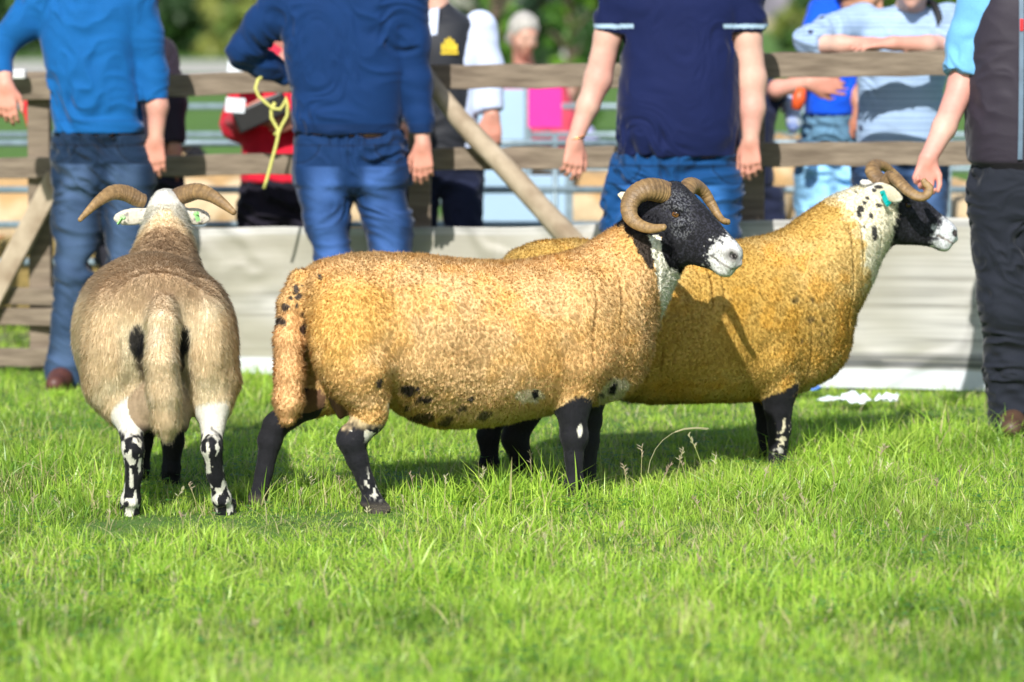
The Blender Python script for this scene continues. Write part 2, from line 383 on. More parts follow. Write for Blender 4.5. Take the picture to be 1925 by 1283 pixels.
def build_seedheads():               # thin flowering stalks standing above the sward
    rs = np.random.default_rng(12); mb_v, mb_f, cc = [], [], []
    spots = [(905, 960, .15), (1000, 940, .16), (1030, 930, .17), (1010, 955, .12), (835, 960, .12), (780, 950, .11), (1180, 950, .14), (1235, 955, .15), (1325, 920, .19), (1340, 935, .15), (1270, 930, .16), (1205, 930, .17), (1130, 915, .25), (1430, 950, .13), (1480, 985, .1), (1510, 970, .12), (1560, 980, .13), (1530, 1000, .12),
             (1660, 925, .1), (1640, 900, .12), (1800, 940, .12), (1860, 950, .1), (1760, 960, .11), (600, 960, .12), (560, 975, .1), (640, 950, .1), (370, 965, .1), (320, 975, .1), (60, 985, .1), (120, 990, .1), (690, 1000, .08), (760, 985, .09), (1420, 1010, .1), (1460, 1060, .08), (1570, 1050, .08), (1700, 1010, .09), (1380, 985, .11), (1600, 930, .13)]
    for k in range(34):
        spots.append((rs.uniform(0, 1925), rs.uniform(880, 1230), rs.uniform(.05, .12)))
    col = []
    def tube(pts, r, c):
        m = MB(); m.tube(pts, r, 4); n0 = sum(len(v) for v in mb_v); mb_v.append(np.array(m.v)); mb_f.extend([tuple(i + n0 for i in f) for f in m.f]); cc.append(np.tile(c, (len(m.v), 1)))
    for px, py, h in spots:
        g = G(px, py); lean = rs.normal(size=2) * .18 * h; k = rs.random()
        h = h * .85; p = [g + np.array([lean[0] * t * t, lean[1] * t * t, h * t]) for t in np.linspace(0, 1, 7)]
        k = k**2; c = np.array([.50, .55, .18]) * (1 - k) + np.array([.55, .46, .26]) * k
        tube(p, [.0009] * 7, c)
        hc = np.array([.66, .62, .40]) * (1 - k) + np.array([.50, .36, .28]) * k
        for j in range(10):          # spikelets
            q = p[-1] + (p[-2] - p[-1]) * j * .16; d = np.array([rs.normal() * .006, rs.normal() * .006, .009])
            tube([q, q + d * .5, q + d], [.0006, .0014, .0003], hc)
    # the long arching stalk in front of the rear sheep
    arc = [P(x, y, 11.55) for x, y in ((1218, 890), (1222, 868), (1232, 845), (1246, 828), (1264, 815), (1285, 808), (1308, 806), (1330, 808))]
    tube(arc, np.linspace(.0011, .0007, 8), (.55, .52, .3))
    for t in np.linspace(4.2, 6.9, 18):
        i = int(t); q = arc[i] + (arc[i + 1] - arc[i]) * (t - i); tube([q, q + np.array([.004, 0, .004]), q + np.array([.009, 0, .001])], [.0008, .0017, .0004], (.62, .56, .36))
    V = np.concatenate(mb_v); me = bpy.data.meshes.new('seed_heads'); me.from_pydata(V.tolist(), [], mb_f)
    ca = me.color_attributes.new('Col', 'FLOAT_COLOR', 'POINT'); c4 = np.ones((len(V), 4), np.float32); c4[:, :3] = np.concatenate(cc); ca.data.foreach_set('color', c4.ravel())
    tag(link('seed_heads', me, mat('seed_head', attr=True, rough=.7, trans=.3)), 'thin dry grass stalks with seed heads standing above the grass', 'grass seed heads', kind='stuff')
build_seedheads()

# ------------------------------------------------------------ far setting
def sheet(name, x0, x1, y0, y1, z, m, label):
    b = MB(); b.add([(x0, y0, z), (x1, y0, z), (x1, y1, z), (x0, y1, z)], [(0, 1, 2, 3)]); return tag(b.build(name, m), label, kind='structure')
sheet('track', -120, 120, 80, 99, .006, mat('gravel', (.46, .44, .38), rough=.95, vs=3, var=.2), 'pale gravel track crossing the field')
sheet('stubble_field', 14, 300, 145, 700, .012, mat('stubble', (.52, .42, .22), rough=.95, vs=.3, var=.15), 'pale straw coloured stubble field beyond the trees')
PEN = sheet('pen_ground', -9, 9, 15.9, 27, .004, mat('pen_floor', (.20, .17, .11), rough=.95, vs=3, vdet=8, col2=(.13, .19, .05)), 'trodden straw and mud floor of the sheep pens')
BARK = mat('bark', (.14, .10, .07), rough=.9, bump=.6, bs=8, bdist=.03)
def tree(name, label, x, y, rx, h, hues, seed, nleaf=9000, ls=.3, z0=.0, group=None):
    rs = np.random.default_rng(seed); root = empty(name, (x, y, 0)); tag(root, label, 'tree', group)
    t = MB(); t.tube([(0, 0, -.1), (.05 * h * .1, 0, h * .3), (0, .1, h * .6), (0, 0, h * .9)], [h * .035, h * .026, h * .016, h * .004], 9)
    for k in range(9):
        a = k * 2.4; zb = h * (.15 + .07 * k); r = rx * .8; t.tube([(0, 0, zb), (math.cos(a) * r * .5, math.sin(a) * r * .5, zb + h * .08), (math.cos(a) * r, math.sin(a) * r, zb + h * .13)], [h * .012, h * .008, h * .002], 6)
    t.build('trunk', BARK, root, smooth=True)
    nc = 75; u = rs.normal(size=(nc, 3)); u /= np.linalg.norm(u, axis=1)[:, None]; rr = rs.random(nc)**.33
    cen = u * rr[:, None] * np.array([rx, rx, h * .5]) * .85 + np.array([0, 0, h * .5]); cen[:, 2] = h * rs.random(nc)**1.7 * .95 + .1; cen[:, :2] *= (1 - .5 * (cen[:, 2:3] / h)**2)
    cr = rx * (.16 + .16 * rs.random(nc)); ci = rs.integers(0, nc, nleaf); d = rs.normal(size=(nleaf, 3)); d /= np.linalg.norm(d, axis=1)[:, None]
    c = cen[ci] + d * (cr[ci] * (.55 + .5 * rs.random(nleaf)))[:, None]; c[:, 2] = np.maximum(c[:, 2], z0 * rs.random(nleaf) + .02)
    n1 = rs.normal(size=(nleaf, 3)); n1 /= np.linalg.norm(n1, axis=1)[:, None]; n2 = np.cross(n1, d); n2 /= np.linalg.norm(n2, axis=1)[:, None] + 1e-6
    s = ls * (.6 + .8 * rs.random(nleaf))[:, None]
    V = np.stack([c - n1 * s * .5, c + n2 * s * .3, c + n1 * s * .5, c - n2 * s * .3], 1).reshape(-1, 3); F = np.arange(nleaf * 4).reshape(-1, 4)
    hues = np.asarray(hues, float); cl = hues[rs.integers(0, len(hues), nc)][ci] * (.7 + .6 * rs.random(nleaf))[:, None]
    npmesh('crown', V, F, mat('leaf', attr=True, rough=.5, trans=.35, vs=3), root, col=np.repeat(cl, 4, 0)); return root
DG = [(.035, .085, .025), (.05, .12, .03), (.03, .07, .03)]; MG = [(.08, .17, .03), (.12, .22, .03), (.05, .12, .03)]; YG = [(.24, .30, .06), (.30, .33, .08), (.16, .24, .05)]
def wx(px, Y): return (px - CX) / FPX * Y
TL = 'trees beyond the track'
tree('broadleaf_tree', 'dark green tree behind the gravel track, leftmost, above the man in the bright blue jumper', wx(60, 112), 112, 4.5, 5.5, DG + MG[:1], 1, group=TL)
tree('broadleaf_tree', 'very dark green rounded tree behind the dark coated person', wx(345, 110), 110, 1.7, 5, DG, 2, group=TL)
tree('broadleaf_tree', 'yellow green pale tree between the two men in blue jumpers', wx(450, 108), 108, 1.3, 4.5, YG, 3, group=TL)
tree('broadleaf_tree', 'mid green tree hidden mostly by the man in the navy jumper', wx(640, 112), 112, 3.2, 5.5, MG + DG[:1], 4, group=TL)
tree('broadleaf_tree', 'dark green tree rising behind the grey haired person', wx(1010, 80), 78, 2.6, 6, DG, 5, nleaf=9000, group=TL)
tree('leafy_bush', 'bright green leafy bush beside the man in the dark gilet', wx(930, 40), 40, .36, 2.6, [(.16, .34, .03), (.10, .24, .02)], 6, nleaf=900, ls=.13)
tree('leafy_bush', 'bright green leafy bush between the grey haired person and the navy polo shirt', wx(1070, 42), 42, .34, 2.2, [(.18, .36, .03), (.08, .2, .02)], 7, nleaf=800, ls=.13)
tree('broadleaf_tree', 'green tree above the navy polo shirt', wx(1280, 100), 100, 1.9, 5, MG, 8, group=TL)
tree('broadleaf_tree', 'light green tree right of the far grey shed', wx(1560, 112), 118, 1.4, 5, MG + YG[:1], 9, group=TL)
tree('broadleaf_tree', 'mid green tree above the person in the striped top', wx(1760, 112), 112, 3.0, 5, MG, 10, group=TL)
sh = empty('shed', (wx(1462, 355), 355, 0)); tag(sh, 'grey shed far across the stubble field', 'shed')
b = MB(); b.box((-8, 0, 0), (5, 8, 3.4)); b.build('wall', mat('shed_wall', (.20, .19, .24), rough=.8, var=.1, vs=1), sh)
b = MB(); b.add([(-8.4, -.4, 3.3), (5.4, -.4, 3.3), (5.4, 4, 5.4), (-8.4, 4, 5.4), (5.4, 8.4, 3.3), (-8.4, 8.4, 3.3)], [(0, 1, 2, 3), (3, 2, 4, 5), (0, 3, 5), (1, 4, 2)]); b.build('roof', mat('shed_roof', (.28, .28, .33), rough=.6, vs=2), sh)
b = MB(); b.box((-4, -.06, 0), (-.5, -.003, 2.9)); b.build('door', mat('shed_door', (.12, .12, .15), rough=.7), sh)

# ------------------------------------------------------------ the ring fence
WOOD = mat('weathered_wood', (.27, .215, .155), rough=.85, vs=5, vdet=8, stretch=(.6, 5, 9), col2=(.13, .098, .068), bump=.5, bs=14, bdist=.006)
PALEW = mat('pale_weathered_pole', (.52, .43, .31), rough=.85, vs=9, vdet=8, col2=(.27, .20, .13), stretch=(1, 3, 1), bump=.5, bs=30)
def FX(px, off=0):                  # point of the fence line under a pixel column
    a = (px - CX) / FPX * .9955; Y = (15.15 + off) / (1 + .22 * a); return Y
def FP(px, py, off=0): return P(px, py, FX(px, off))
fence = empty('wooden_fence', (0, 15.15, 0)); tag(fence, 'brown weathered post and rail fence with diagonal braces behind the men', 'fence')
fo = np.array([0, 15.15, 0])
def rail(a, b, h, off=0, th=.038, m=WOOD):
    bb = MB(); A = FP(a[0], a[1], off) - fo; B = FP(b[0], b[1], off) - fo; N = 14; R = []
    for k in range(N + 1):           # slightly uneven sawn board
        t = k / N; c = A + (B - A) * t + np.array([0, 0, .003 * math.sin(k * 2.1 + a[1])]); hh = h / 2 * (1 + .03 * math.sin(k * 1.7)); R.append(c)
        bb.v += [(c[0], c[1] - th / 2, c[2] - hh), (c[0], c[1] + th / 2, c[2] - hh), (c[0], c[1] + th / 2, c[2] + hh), (c[0], c[1] - th / 2, c[2] + hh)]
    for k in range(N):
        for q in range(4): bb.f.append((k * 4 + q, k * 4 + (q + 1) % 4, k * 4 + 4 + (q + 1) % 4, k * 4 + 4 + q)[::-1])
    bb.f += [(0, 1, 2, 3), tuple(N * 4 + q for q in (3, 2, 1, 0))]
    return bb.build('rail', m, fence, bevel=.004)
for a, b_, h in (((-220, 176), (786, 147), .088), ((792, 145), (1413, 140), .094), ((1418, 124), (2080, 115), .096), ((-220, 321), (786, 304), .084), ((792, 300), (1413, 293), .085), ((1418, 291), (2080, 287), .092),
                 ((-220, 560), (330, 555), .07), ((-220, 598), (330, 593), .07), ((-220, 675), (330, 668), .075), ((330, 470), (1413, 466), .08), ((1418, 460), (2080, 455), .08)): rail(a, b_, h, .0)
for px in (75, 789, 1415, 2000):
    bb = MB(); Y = FX(px, .075); p = P(px, 300, Y) - fo; top = 1.22 if px < 1000 else 1.31
    bb.box((p[0] - .045, p[1] - .045, -.1), (p[0] + .045, p[1] + .045, top)); bb.build('post', WOOD, fence, bevel=.006)
rs = np.random.default_rng(5); bb = MB()
pts = [FP(x, y, -.075) - fo for x, y in ((797, 130), (826, 175), (862, 222), (898, 262), (935, 300), (975, 343), (1015, 388), (1060, 436), (1100, 482), (1180, 575))]
bb.tube(pts, [.026, .034, .040, .043, .042, .044, .043, .046, .045, .044], 12); bb.build('brace', PALEW, fence, smooth=True)
bb = MB(); bb.beam(FP(108, 330, -.06) - fo, FP(-95, 715, -.06) - fo, .045, .085); bb.build('brace', PALEW, fence, bevel=.006)

# banner: woven plastic sheeting tied along the lower rails
def banner():
    NX, NZ = 260, 110; u = np.linspace(0, 1, NX); v = np.linspace(0, 1, NZ); px = 338 + u * (2060 - 338)
    tops = np.interp(px, [338, 870, 1390, 1600, 1860, 2060], [428, 428, 417, 411, 409, 408]); bots = np.interp(px, [338, 450, 1000, 1560, 1860, 2060], [697, 702, 718, 738, 750, 756])
    V = np.zeros((NX, NZ, 3))
    for i in range(NX):
        a = FP(px[i], tops[i] + 1.6 * math.sin(px[i] * .021), -.052); c = FP(px[i], bots[i], -.052); c[2] = max(c[2], .012)
        V[i] = a + (c - a) * v[:, None]
    q = np.stack([V[..., 0] * 2.2, V[..., 2] * 1.2, V[..., 2] * 0], -1); V[..., 1] += (fbm(q, 3, 2) - .5) * .065 * np.sin(np.pi * np.clip(v * .5 + .05, 0, 1))[None] - .012
    cr3 = 1 - np.abs(2 * fbm(np.stack([V[..., 0] * 3.2, np.broadcast_to(v, V[..., 0].shape) * 2.2, V[..., 0] * 0], -1), 3, 77) - 1); V[..., 1] -= .010 * sstep(.8, 1, cr3); V[..., 1] += .007 * np.sin(V[..., 0] * 9 + 6 * V[..., 2])
    W = V.reshape(-1, 3); vv = np.tile(v, NX); xx = W[:, 0]
    base = np.tile([.53, .52, .485], (len(W), 1))
    st = fbm(np.stack([xx * .9, vv * 34, xx * 0], 1), 4, 9); st2 = fbm(np.stack([xx * 2.5, vv * 75, xx * 0], 1), 2, 19)
    k = sstep(.50, .68, st) * .6 + sstep(.55, .75, st2) * .35
    rows = sum(np.exp(-((vv - r) / .0065)**2) * a for r, a in ((.28, .5), (.345, .7), (.36, .35), (.42, .35), (.50, .6), (.515, .3), (.6, .25), (.7, .2)))
    rows = rows * sstep(.1, .9, xx) * (.35 + .9 * vn(np.stack([xx * 1.7, vv * 60, xx * 0], 1), 3))
    base = mixc(base, (.22, .215, .20), np.clip(k * .95 + rows * 1.2, 0, .85))
    cr = 1 - np.abs(2 * fbm(np.stack([xx * 3.2, vv * 2.2, xx * 0], 1), 3, 77) - 1); base = base * (1 - .22 * sstep(.82, 1, cr))[:, None]; dirt_shade = sstep(.42, .66, fbm(np.stack([xx * 1.6, vv * 1.8, xx * 0], 1), 3, 41)) * .8; base = mixc(base, (.34, .32, .245), dirt_shade * (vv > .05))  # creases darkened; mottling is dirt plus shaded patches painted into the colour
    stripe = sstep(.78, .80, vv) * (1 - sstep(.865, .885, vv)) * (.5 + .5 * (vn(np.stack([xx * 1.2, vv * 95, xx * 0], 1), 7) > .42)) * sstep(.2, .6, xx); base = mixc(base, (.075, .08, .085), stripe * .9)
    base = mixc(base, (.60, .63, .67), sstep(.875, .89, vv)); seam = np.exp(-((xx + 1.38) / .006)**2) + np.exp(-((xx + .05) / .006)**2) + np.exp(-((xx - 1.1) / .006)**2); base = mixc(base, (.45, .43, .38), np.clip(seam * .6, 0, 1) * (vv < .87))
    ii = np.arange(NX * NZ).reshape(NX, NZ); F = np.stack([ii[:-1, :-1].ravel(), ii[:-1, 1:].ravel(), ii[1:, 1:].ravel(), ii[1:, :-1].ravel()], 1)
    o = npmesh('banner', W, F, mat('woven_sheet', attr=True, rough=.55, vs=4, var=.06, bump=.25, bs=260, bdist=.002, stretch=(1, 1, 3)), col=base)
    s = o.modifiers.new('solid', 'SOLIDIFY'); s.thickness = .002; s.offset = 1
    tag(o, 'off white woven plastic sheeting tied along the foot of the fence', 'banner')
banner()

# galvanised hurdles of the pens
GALV = mat('galvanised_steel', (.24, .32, .36), rough=.45, metal=.25, vs=30, var=.15)
def hurdle(x0, x1, Y, zs, xs, label, mtl=GALV):
    root = empty('metal_hurdle', ((x0 + x1) / 2, Y, 0)); c = (x0 + x1) / 2; tag(root, label, 'hurdle', 'galvanised hurdles of the pens')
    for z in zs: b = MB(); b.tube([(x0 - c, 0, z), (x1 - c, 0, z)], .0165, 10); b.build('rail', mtl, root, smooth=True)
    for x in [x0, x1] + list(xs):
        b = MB(); b.tube([(x - c, .0, .03), (x - c, .0, max(zs) + .03)], .019 if x in (x0, x1) else .013, 10); b.build('upright', mtl, root, smooth=True)
ZS = (.873, .664, .507, .34, .19)
for x0, x1, lb in ((-4.3, -2.45, 'galvanised hurdle behind the fence, outermost at the left edge'), (-2.4, -.62, 'galvanised hurdle behind the man in the bright blue jumper'), (-.57, .52, 'galvanised hurdle in front of the pale blue panels'), (.57, 1.9, 'galvanised hurdle behind the navy polo shirt'), (1.95, 3.6, 'galvanised hurdle behind the gilet wearing man at the right edge')):
    hurdle(x0, x1, 17.2, ZS, [x0 + (x1 - x0) * .36, x0 + (x1 - x0) * .7], lb)
for x0, x1, lb in ((-4.2, -2.1, 'galvanised hurdle of the second pen row, at far left'), (-2.05, -.2, 'galvanised hurdle of the second pen row, behind the red jacket'), (-.15, 1.5, 'galvanised hurdle of the second pen row, behind the pink poster'), (1.55, 3.6, 'galvanised hurdle of the second pen row, behind the blue polo shirt')):
    hurdle(x0, x1, 20.4, (.95, .8, .62, .44, .26), [x0 + (x1 - x0) * .5], lb)
def panel(name, px0, px1, py0, Y, m, label, cat, z0=0.0, th=.04, rim=None):
    a = P(px0, py0, Y); c = P(px1, py0, Y); root = empty(name, ((a[0] + c[0]) / 2, Y, 0)); tag(root, label, cat); hw = (c[0] - a[0]) / 2
    b = MB(); b.box((-hw, -th / 2, z0), (hw, th / 2, a[2])); b.build('sheet', m, root, bevel=.004)
    for s in (-1, 1):
        b = MB(); b.box((s * hw - .018, -th / 2 - .02, 0), (s * hw + .018, -th / 2 - .002, a[2] + .01)); b.build('frame', rim or GALV, root, bevel=.003)
    return root
PB = mat('pale_blue_paint', (.36, .52, .66), rough=.5, vs=2, var=.06)
panel('panel', 852, 992, 168, 18.4, PB, 'tall pale blue panel left of the pink poster', 'panel', .1)
panel('panel', 858, 1070, 330, 17.9, PB, 'low pale blue panel under the middle rail, behind the round brace', 'panel', .15)
panel('panel', 1175, 1230, 330, 17.9, PB, 'narrow pale blue panel behind the legs of the man in navy', 'panel', .15)
PK = mat('pink_card', (.85, .02, .30), rough=.6, var=.04)
b = MB(); a = P(993, 166, 18.3); c = P(1056, 240, 18.3); b.box((a[0], a[1], c[2]), (c[0], a[1] + .008, a[2])); tag(b.build('poster', PK), 'bright pink poster hung beside the tall pale blue panel', 'poster')
BUCK = mat('grey_blue_plastic', (.32, .45, .52), rough=.5)
b = MB(); zc = [0, .3, .31, .33, .33]; 
root = empty('straw_bale', (wx(75, 17.9), 17.9, 0)); tag(root, 'yellow straw bale in the pen behind the left fence brace', 'straw bale')
b.box((-.42, -.2, .02), (.42, .2, .40)); b.build('straw', mat('straw', (.50, .36, .12), rough=.95, vs=30, var=.4, bump=1, bs=80, stretch=(1, 1, 6), bdist=.02), root, bevel=.03)
for x in (-.2, .2):
    b = MB(); b.box((x - .006, -.206, .014), (x + .006, .206, .406)); b.build('twine', mat('orange_twine', (.6, .2, .04), rough=.7), root)

# litter lying on the grass in front of the banner
def crumple(name, px, py, s, m, label, cat, seed, hh=.5):
    rs = np.random.default_rng(seed); g = G(px, py); N = 14; u = np.linspace(-1, 1, N); U, W = np.meshgrid(u, u, indexing='ij')
    z = fbm(np.stack([U * 1.6, W * 1.6, U * 0 + seed], -1), 3, seed); V = np.stack([U * s * (1 - .25 * z), W * s * .6, .02 + s * hh * (np.abs(z - .45) * 3)], -1)
    V[..., :2] += (vn(np.stack([U * 2, W * 2, U * 0], -1), seed)[..., None] - .5) * s * .3
    ii = np.arange(N * N).reshape(N, N); F = np.stack([ii[:-1, :-1].ravel(), ii[1:, :-1].ravel(), ii[1:, 1:].ravel(), ii[:-1, 1:].ravel()], 1)
    o = npmesh(name, V.reshape(-1, 3), F, m, smooth=False); o.location = (g[0], g[1], 0.012); o.rotation_euler = (0, 0, seed * 1.3)
    q = o.modifiers.new('solid', 'SOLIDIFY'); q.thickness = .0015; tag(o, label, cat)
WP = mat('white_paper', (.78, .84, .88), rough=.7, var=.04)
crumple('crumpled_paper', 1605, 772, .085, WP, 'largest crumpled white paper on the grass by the banner', 'litter', 1)
crumple('crumpled_paper', 1668, 770, .045, WP, 'small round crumpled white paper, right of the larger one', 'litter', 2, .9)
crumple('crumpled_paper', 1560, 768, .05, WP, 'flat white paper scrap on the grass, left of the larger one', 'litter', 3, .25)
crumple('cloth', 1508, 750, .07, mat('blue_cloth', (.09, .22, .62), rough=.8), 'blue cloth dropped on the grass just behind the rear sheep', 'cloth', 5, .9)

# ------------------------------------------------------------ sheep
class Frame:                         # an animal's own frame: +X forward, +Y its left, Z up, on the ground
    def __init__(s, o, yaw): s.o = np.array([o[0], o[1], 0.]); s.y = yaw; s.c, s.s = math.cos(yaw), math.sin(yaw)
    def to(s, p): d = np.asarray(p, float) - s.o; return np.array([d[0] * s.c + d[1] * s.s, -d[0] * s.s + d[1] * s.c, d[2]])
    def W(s, px, py, Y): return s.to(P(px, py, Y))
    def L(s, px, py, ly=0.):         # point at lateral offset ly seen at the pixel
        Y = s.o[1]
        for _ in range(12): q = s.to(P(px, py, Y)); Y += (ly - q[1]) * s.c * .9
        return s.to(P(px, py, Y))
def rotm(yaw, pitch, roll=0):        # head frame -> local; pitch>0 looks down
    return np.array(Matrix.Rotation(yaw, 3, 'Z') @ Matrix.Rotation(pitch, 3, 'Y') @ Matrix.Rotation(roll, 3, 'X'))
def head_prims(f, H, R, layer, s=1.0):
    T = lambda p: H + R @ (np.array(p) * s)
    st = [(-.05, 0, .045, -.008, .048), (-.02, 0, .062, -.014, .078), (.03, 0, .067, -.020, .098), (.07, 0, .065, -.023, .098), (.11, 0, .056, -.023, .088), (.15, 0, .047, -.023, .075), (.19, 0, .041, -.026, .062), (.225, 0, .038, -.029, .053), (.25, 0, .035, -.031, .046), (.268, 0, .027, -.031, .034), (.277, 0, .012, -.030, .016)]
    g, lo, hi = loft(0, [tuple(v * s for v in q) for q in st], 2.2)
    def fn(X, Y, Z):
        x, y, z = X - H[0], Y - H[1], Z - H[2]
        return g(x * R[0, 0] + y * R[1, 0] + z * R[2, 0], x * R[0, 1] + y * R[1, 1] + z * R[2, 1], x * R[0, 2] + y * R[1, 2] + z * R[2, 2])
    c = T((.11, 0, 0)); rad = .2 * s
    f.add((fn, c - rad, c + rad), .02, 'u', layer)
    for sd in (-1, 1):
        f.add(ell(T((.054, sd * .052, .040)), np.array([.030, .016, .018]) * s, R), .014, 'u', layer)        # brow
        f.add(ell(T((.069, sd * .065, .022)), np.array([.017, .012, .011]) * s, R), .008, 'c', layer)        # socket
        f.add(ell(T((.076, sd * .057, .002)), np.array([.028, .012, .014]) * s, R), .012, 'u', layer)        # cheekbone
        f.add(ell(T((.03, sd * .050, -.055)), np.array([.035, .016, .034]) * s, R), .02, 'u', layer)          # jaw muscle
        f.add(ell(T((.236, sd * .026, -.010)), np.array([.020, .014, .016]) * s, R), .01, 'u', layer)        # nostril wing
        f.add(ell(T((.262, sd * .030, -.012)), np.array([.014, .007, .0075]) * s, R @ rotm(sd * .5, .3)), .004, 'c', layer)
        f.add(cone(T((.268, sd * .012, -.052)), T((.205, sd * .042, -.043)), .0035 * s, .0045 * s), .004, 'c', layer)   # mouth line
    f.add(cone(T((.275, 0, -.020)), T((.272, 0, -.042)), .0035 * s, .003 * s), .005, 'c', layer)
    f.add(ell(T((.240, 0, -.070)), np.array([.028, .027, .015]) * s, R), .012, 'u', layer)                   # lower lip
    f.add(ell(T((.02, 0, .068)), np.array([.04, .05, .022]) * s, R), .02, 'u', layer)                          # poll
    return T
def horn(pts, radii, root, ridge=.075, n=16, seed=0, flat=.82, dark=0):
    """ridged horn swept along a smooth path"""
    pts = np.asarray(pts, float); m = 220; t = np.linspace(0, len(pts) - 1, m); k = np.arange(len(pts))
    C = np.stack([hermite(k, pts[:, i], t) for i in range(3)], 1); r = hermite(k, np.asarray(radii, float), t); T = np.gradient(C, axis=0); T /= np.linalg.norm(T, axis=1)[:, None]
    s = np.concatenate([[0], np.cumsum(np.linalg.norm(np.diff(C, axis=0), axis=1))]); cen = C.mean(0)
    V, cc = [], []; rs = np.random.default_rng(seed)
    for i in range(m):
        u = C[i] - cen; u -= T[i] * (u @ T[i]); u /= np.linalg.norm(u) + 1e-9; v = np.cross(T[i], u)
        fr = i / m; w_ = (s[i] / .0052) * (1 + .25 * vn(np.array([[s[i] * 30, seed, 0]]))[0]); rg = (abs(math.sin(w_ * 1.2)) ** .6 - .6) * ridge * (1 - fr * .8)
        for q in range(n):
            a = 2 * math.pi * q / n; rr = r[i] * (1 + rg) * (1 + .05 * math.cos(3 * a)) * (1 if i < m - 3 else (.95, .8, .5)[i - (m - 3)])
            V.append(C[i] + rr * (math.cos(a) * u * 1.0 + math.sin(a) * v * flat))
            g = vn(np.array([[s[i] * 160, a * .3, seed]]))[0]; g2 = vn(np.array([[s[i] * 25, a * 1.5, seed + 3]]))[0]
            c = np.array([.36, .225, .095]) * (1 - g * .7) + np.array([.10, .055, .025]) * g * .7
            c = c * (1 - .8 * g2 * (1 - fr * .6)) + np.array([.09, .055, .032]) * .8 * g2 * (1 - fr * .6); c = c * (1 - .35 * fr) + np.array([.42, .26, .09]) * .35 * fr
            if dark: c = c * (1 - dark)
            c = c * (1 - .45 * float(sstep(.0, -.5 * ridge, rg)))
            cc.append(c)
    F = [(i * n + q, i * n + (q + 1) % n, (i + 1) * n + (q + 1) % n, (i + 1) * n + q) for i in range(m - 1) for q in range(n)]
    V.append(C[-1] + T[-1] * r[-1] * .3); cc.append(cc[-1]); F3 = [((m - 1) * n + q, (m - 1) * n + (q + 1) % n, m * n) for q in range(n)]
    npmesh('horn', np.array(V), [np.array(F), np.array(F3)], mat('horn', attr=True, rough=.45, vs=90, var=.25, bump=.6, bs=260, bdist=.003), root, col=np.array(cc))
def eye(T, R, sd, s, root, tone=1.0):
    c = T((.0675, sd * .0572, .0215)); r = .0122 * s; V, F, cc = [], [], []; n, m = 20, 12; ax = R @ np.array([.18, sd * 1.0, .06]); A = axes(ax, R @ np.array([0, 0, 1.]))
    for i in range(m + 1):
        th = math.pi * i / m
        for q in range(n):
            a = 2 * math.pi * q / n; d = np.array([math.cos(th), math.sin(th) * math.cos(a), math.sin(th) * math.sin(a)]); lid = d[2] > .30 or d[2] < -.48; V.append(c + A @ (d * r * (1.07 if lid else 1)))
            y_, z_ = d[1], d[2]; pup = d[0] > 0 and (y_ / .42)**2 + (z_ / .2)**2 < 1; iris = d[0] > 0 and y_ * y_ + z_ * z_ < .62
            cc.append((.012, .011, .012) if lid else (.006, .005, .004) if pup else (tuple(np.array((.17, .075, .02)) * tone) if iris else (.02, .014, .01)))
    for i in range(m):
        for q in range(n): F.append((i * n + q, i * n + (q + 1) % n, (i + 1) * n + (q + 1) % n, (i + 1) * n + q))
    npmesh('eye', np.array(V), np.array(F), mat('eye', attr=True, rough=.06, var=.02), root, col=np.array(cc))
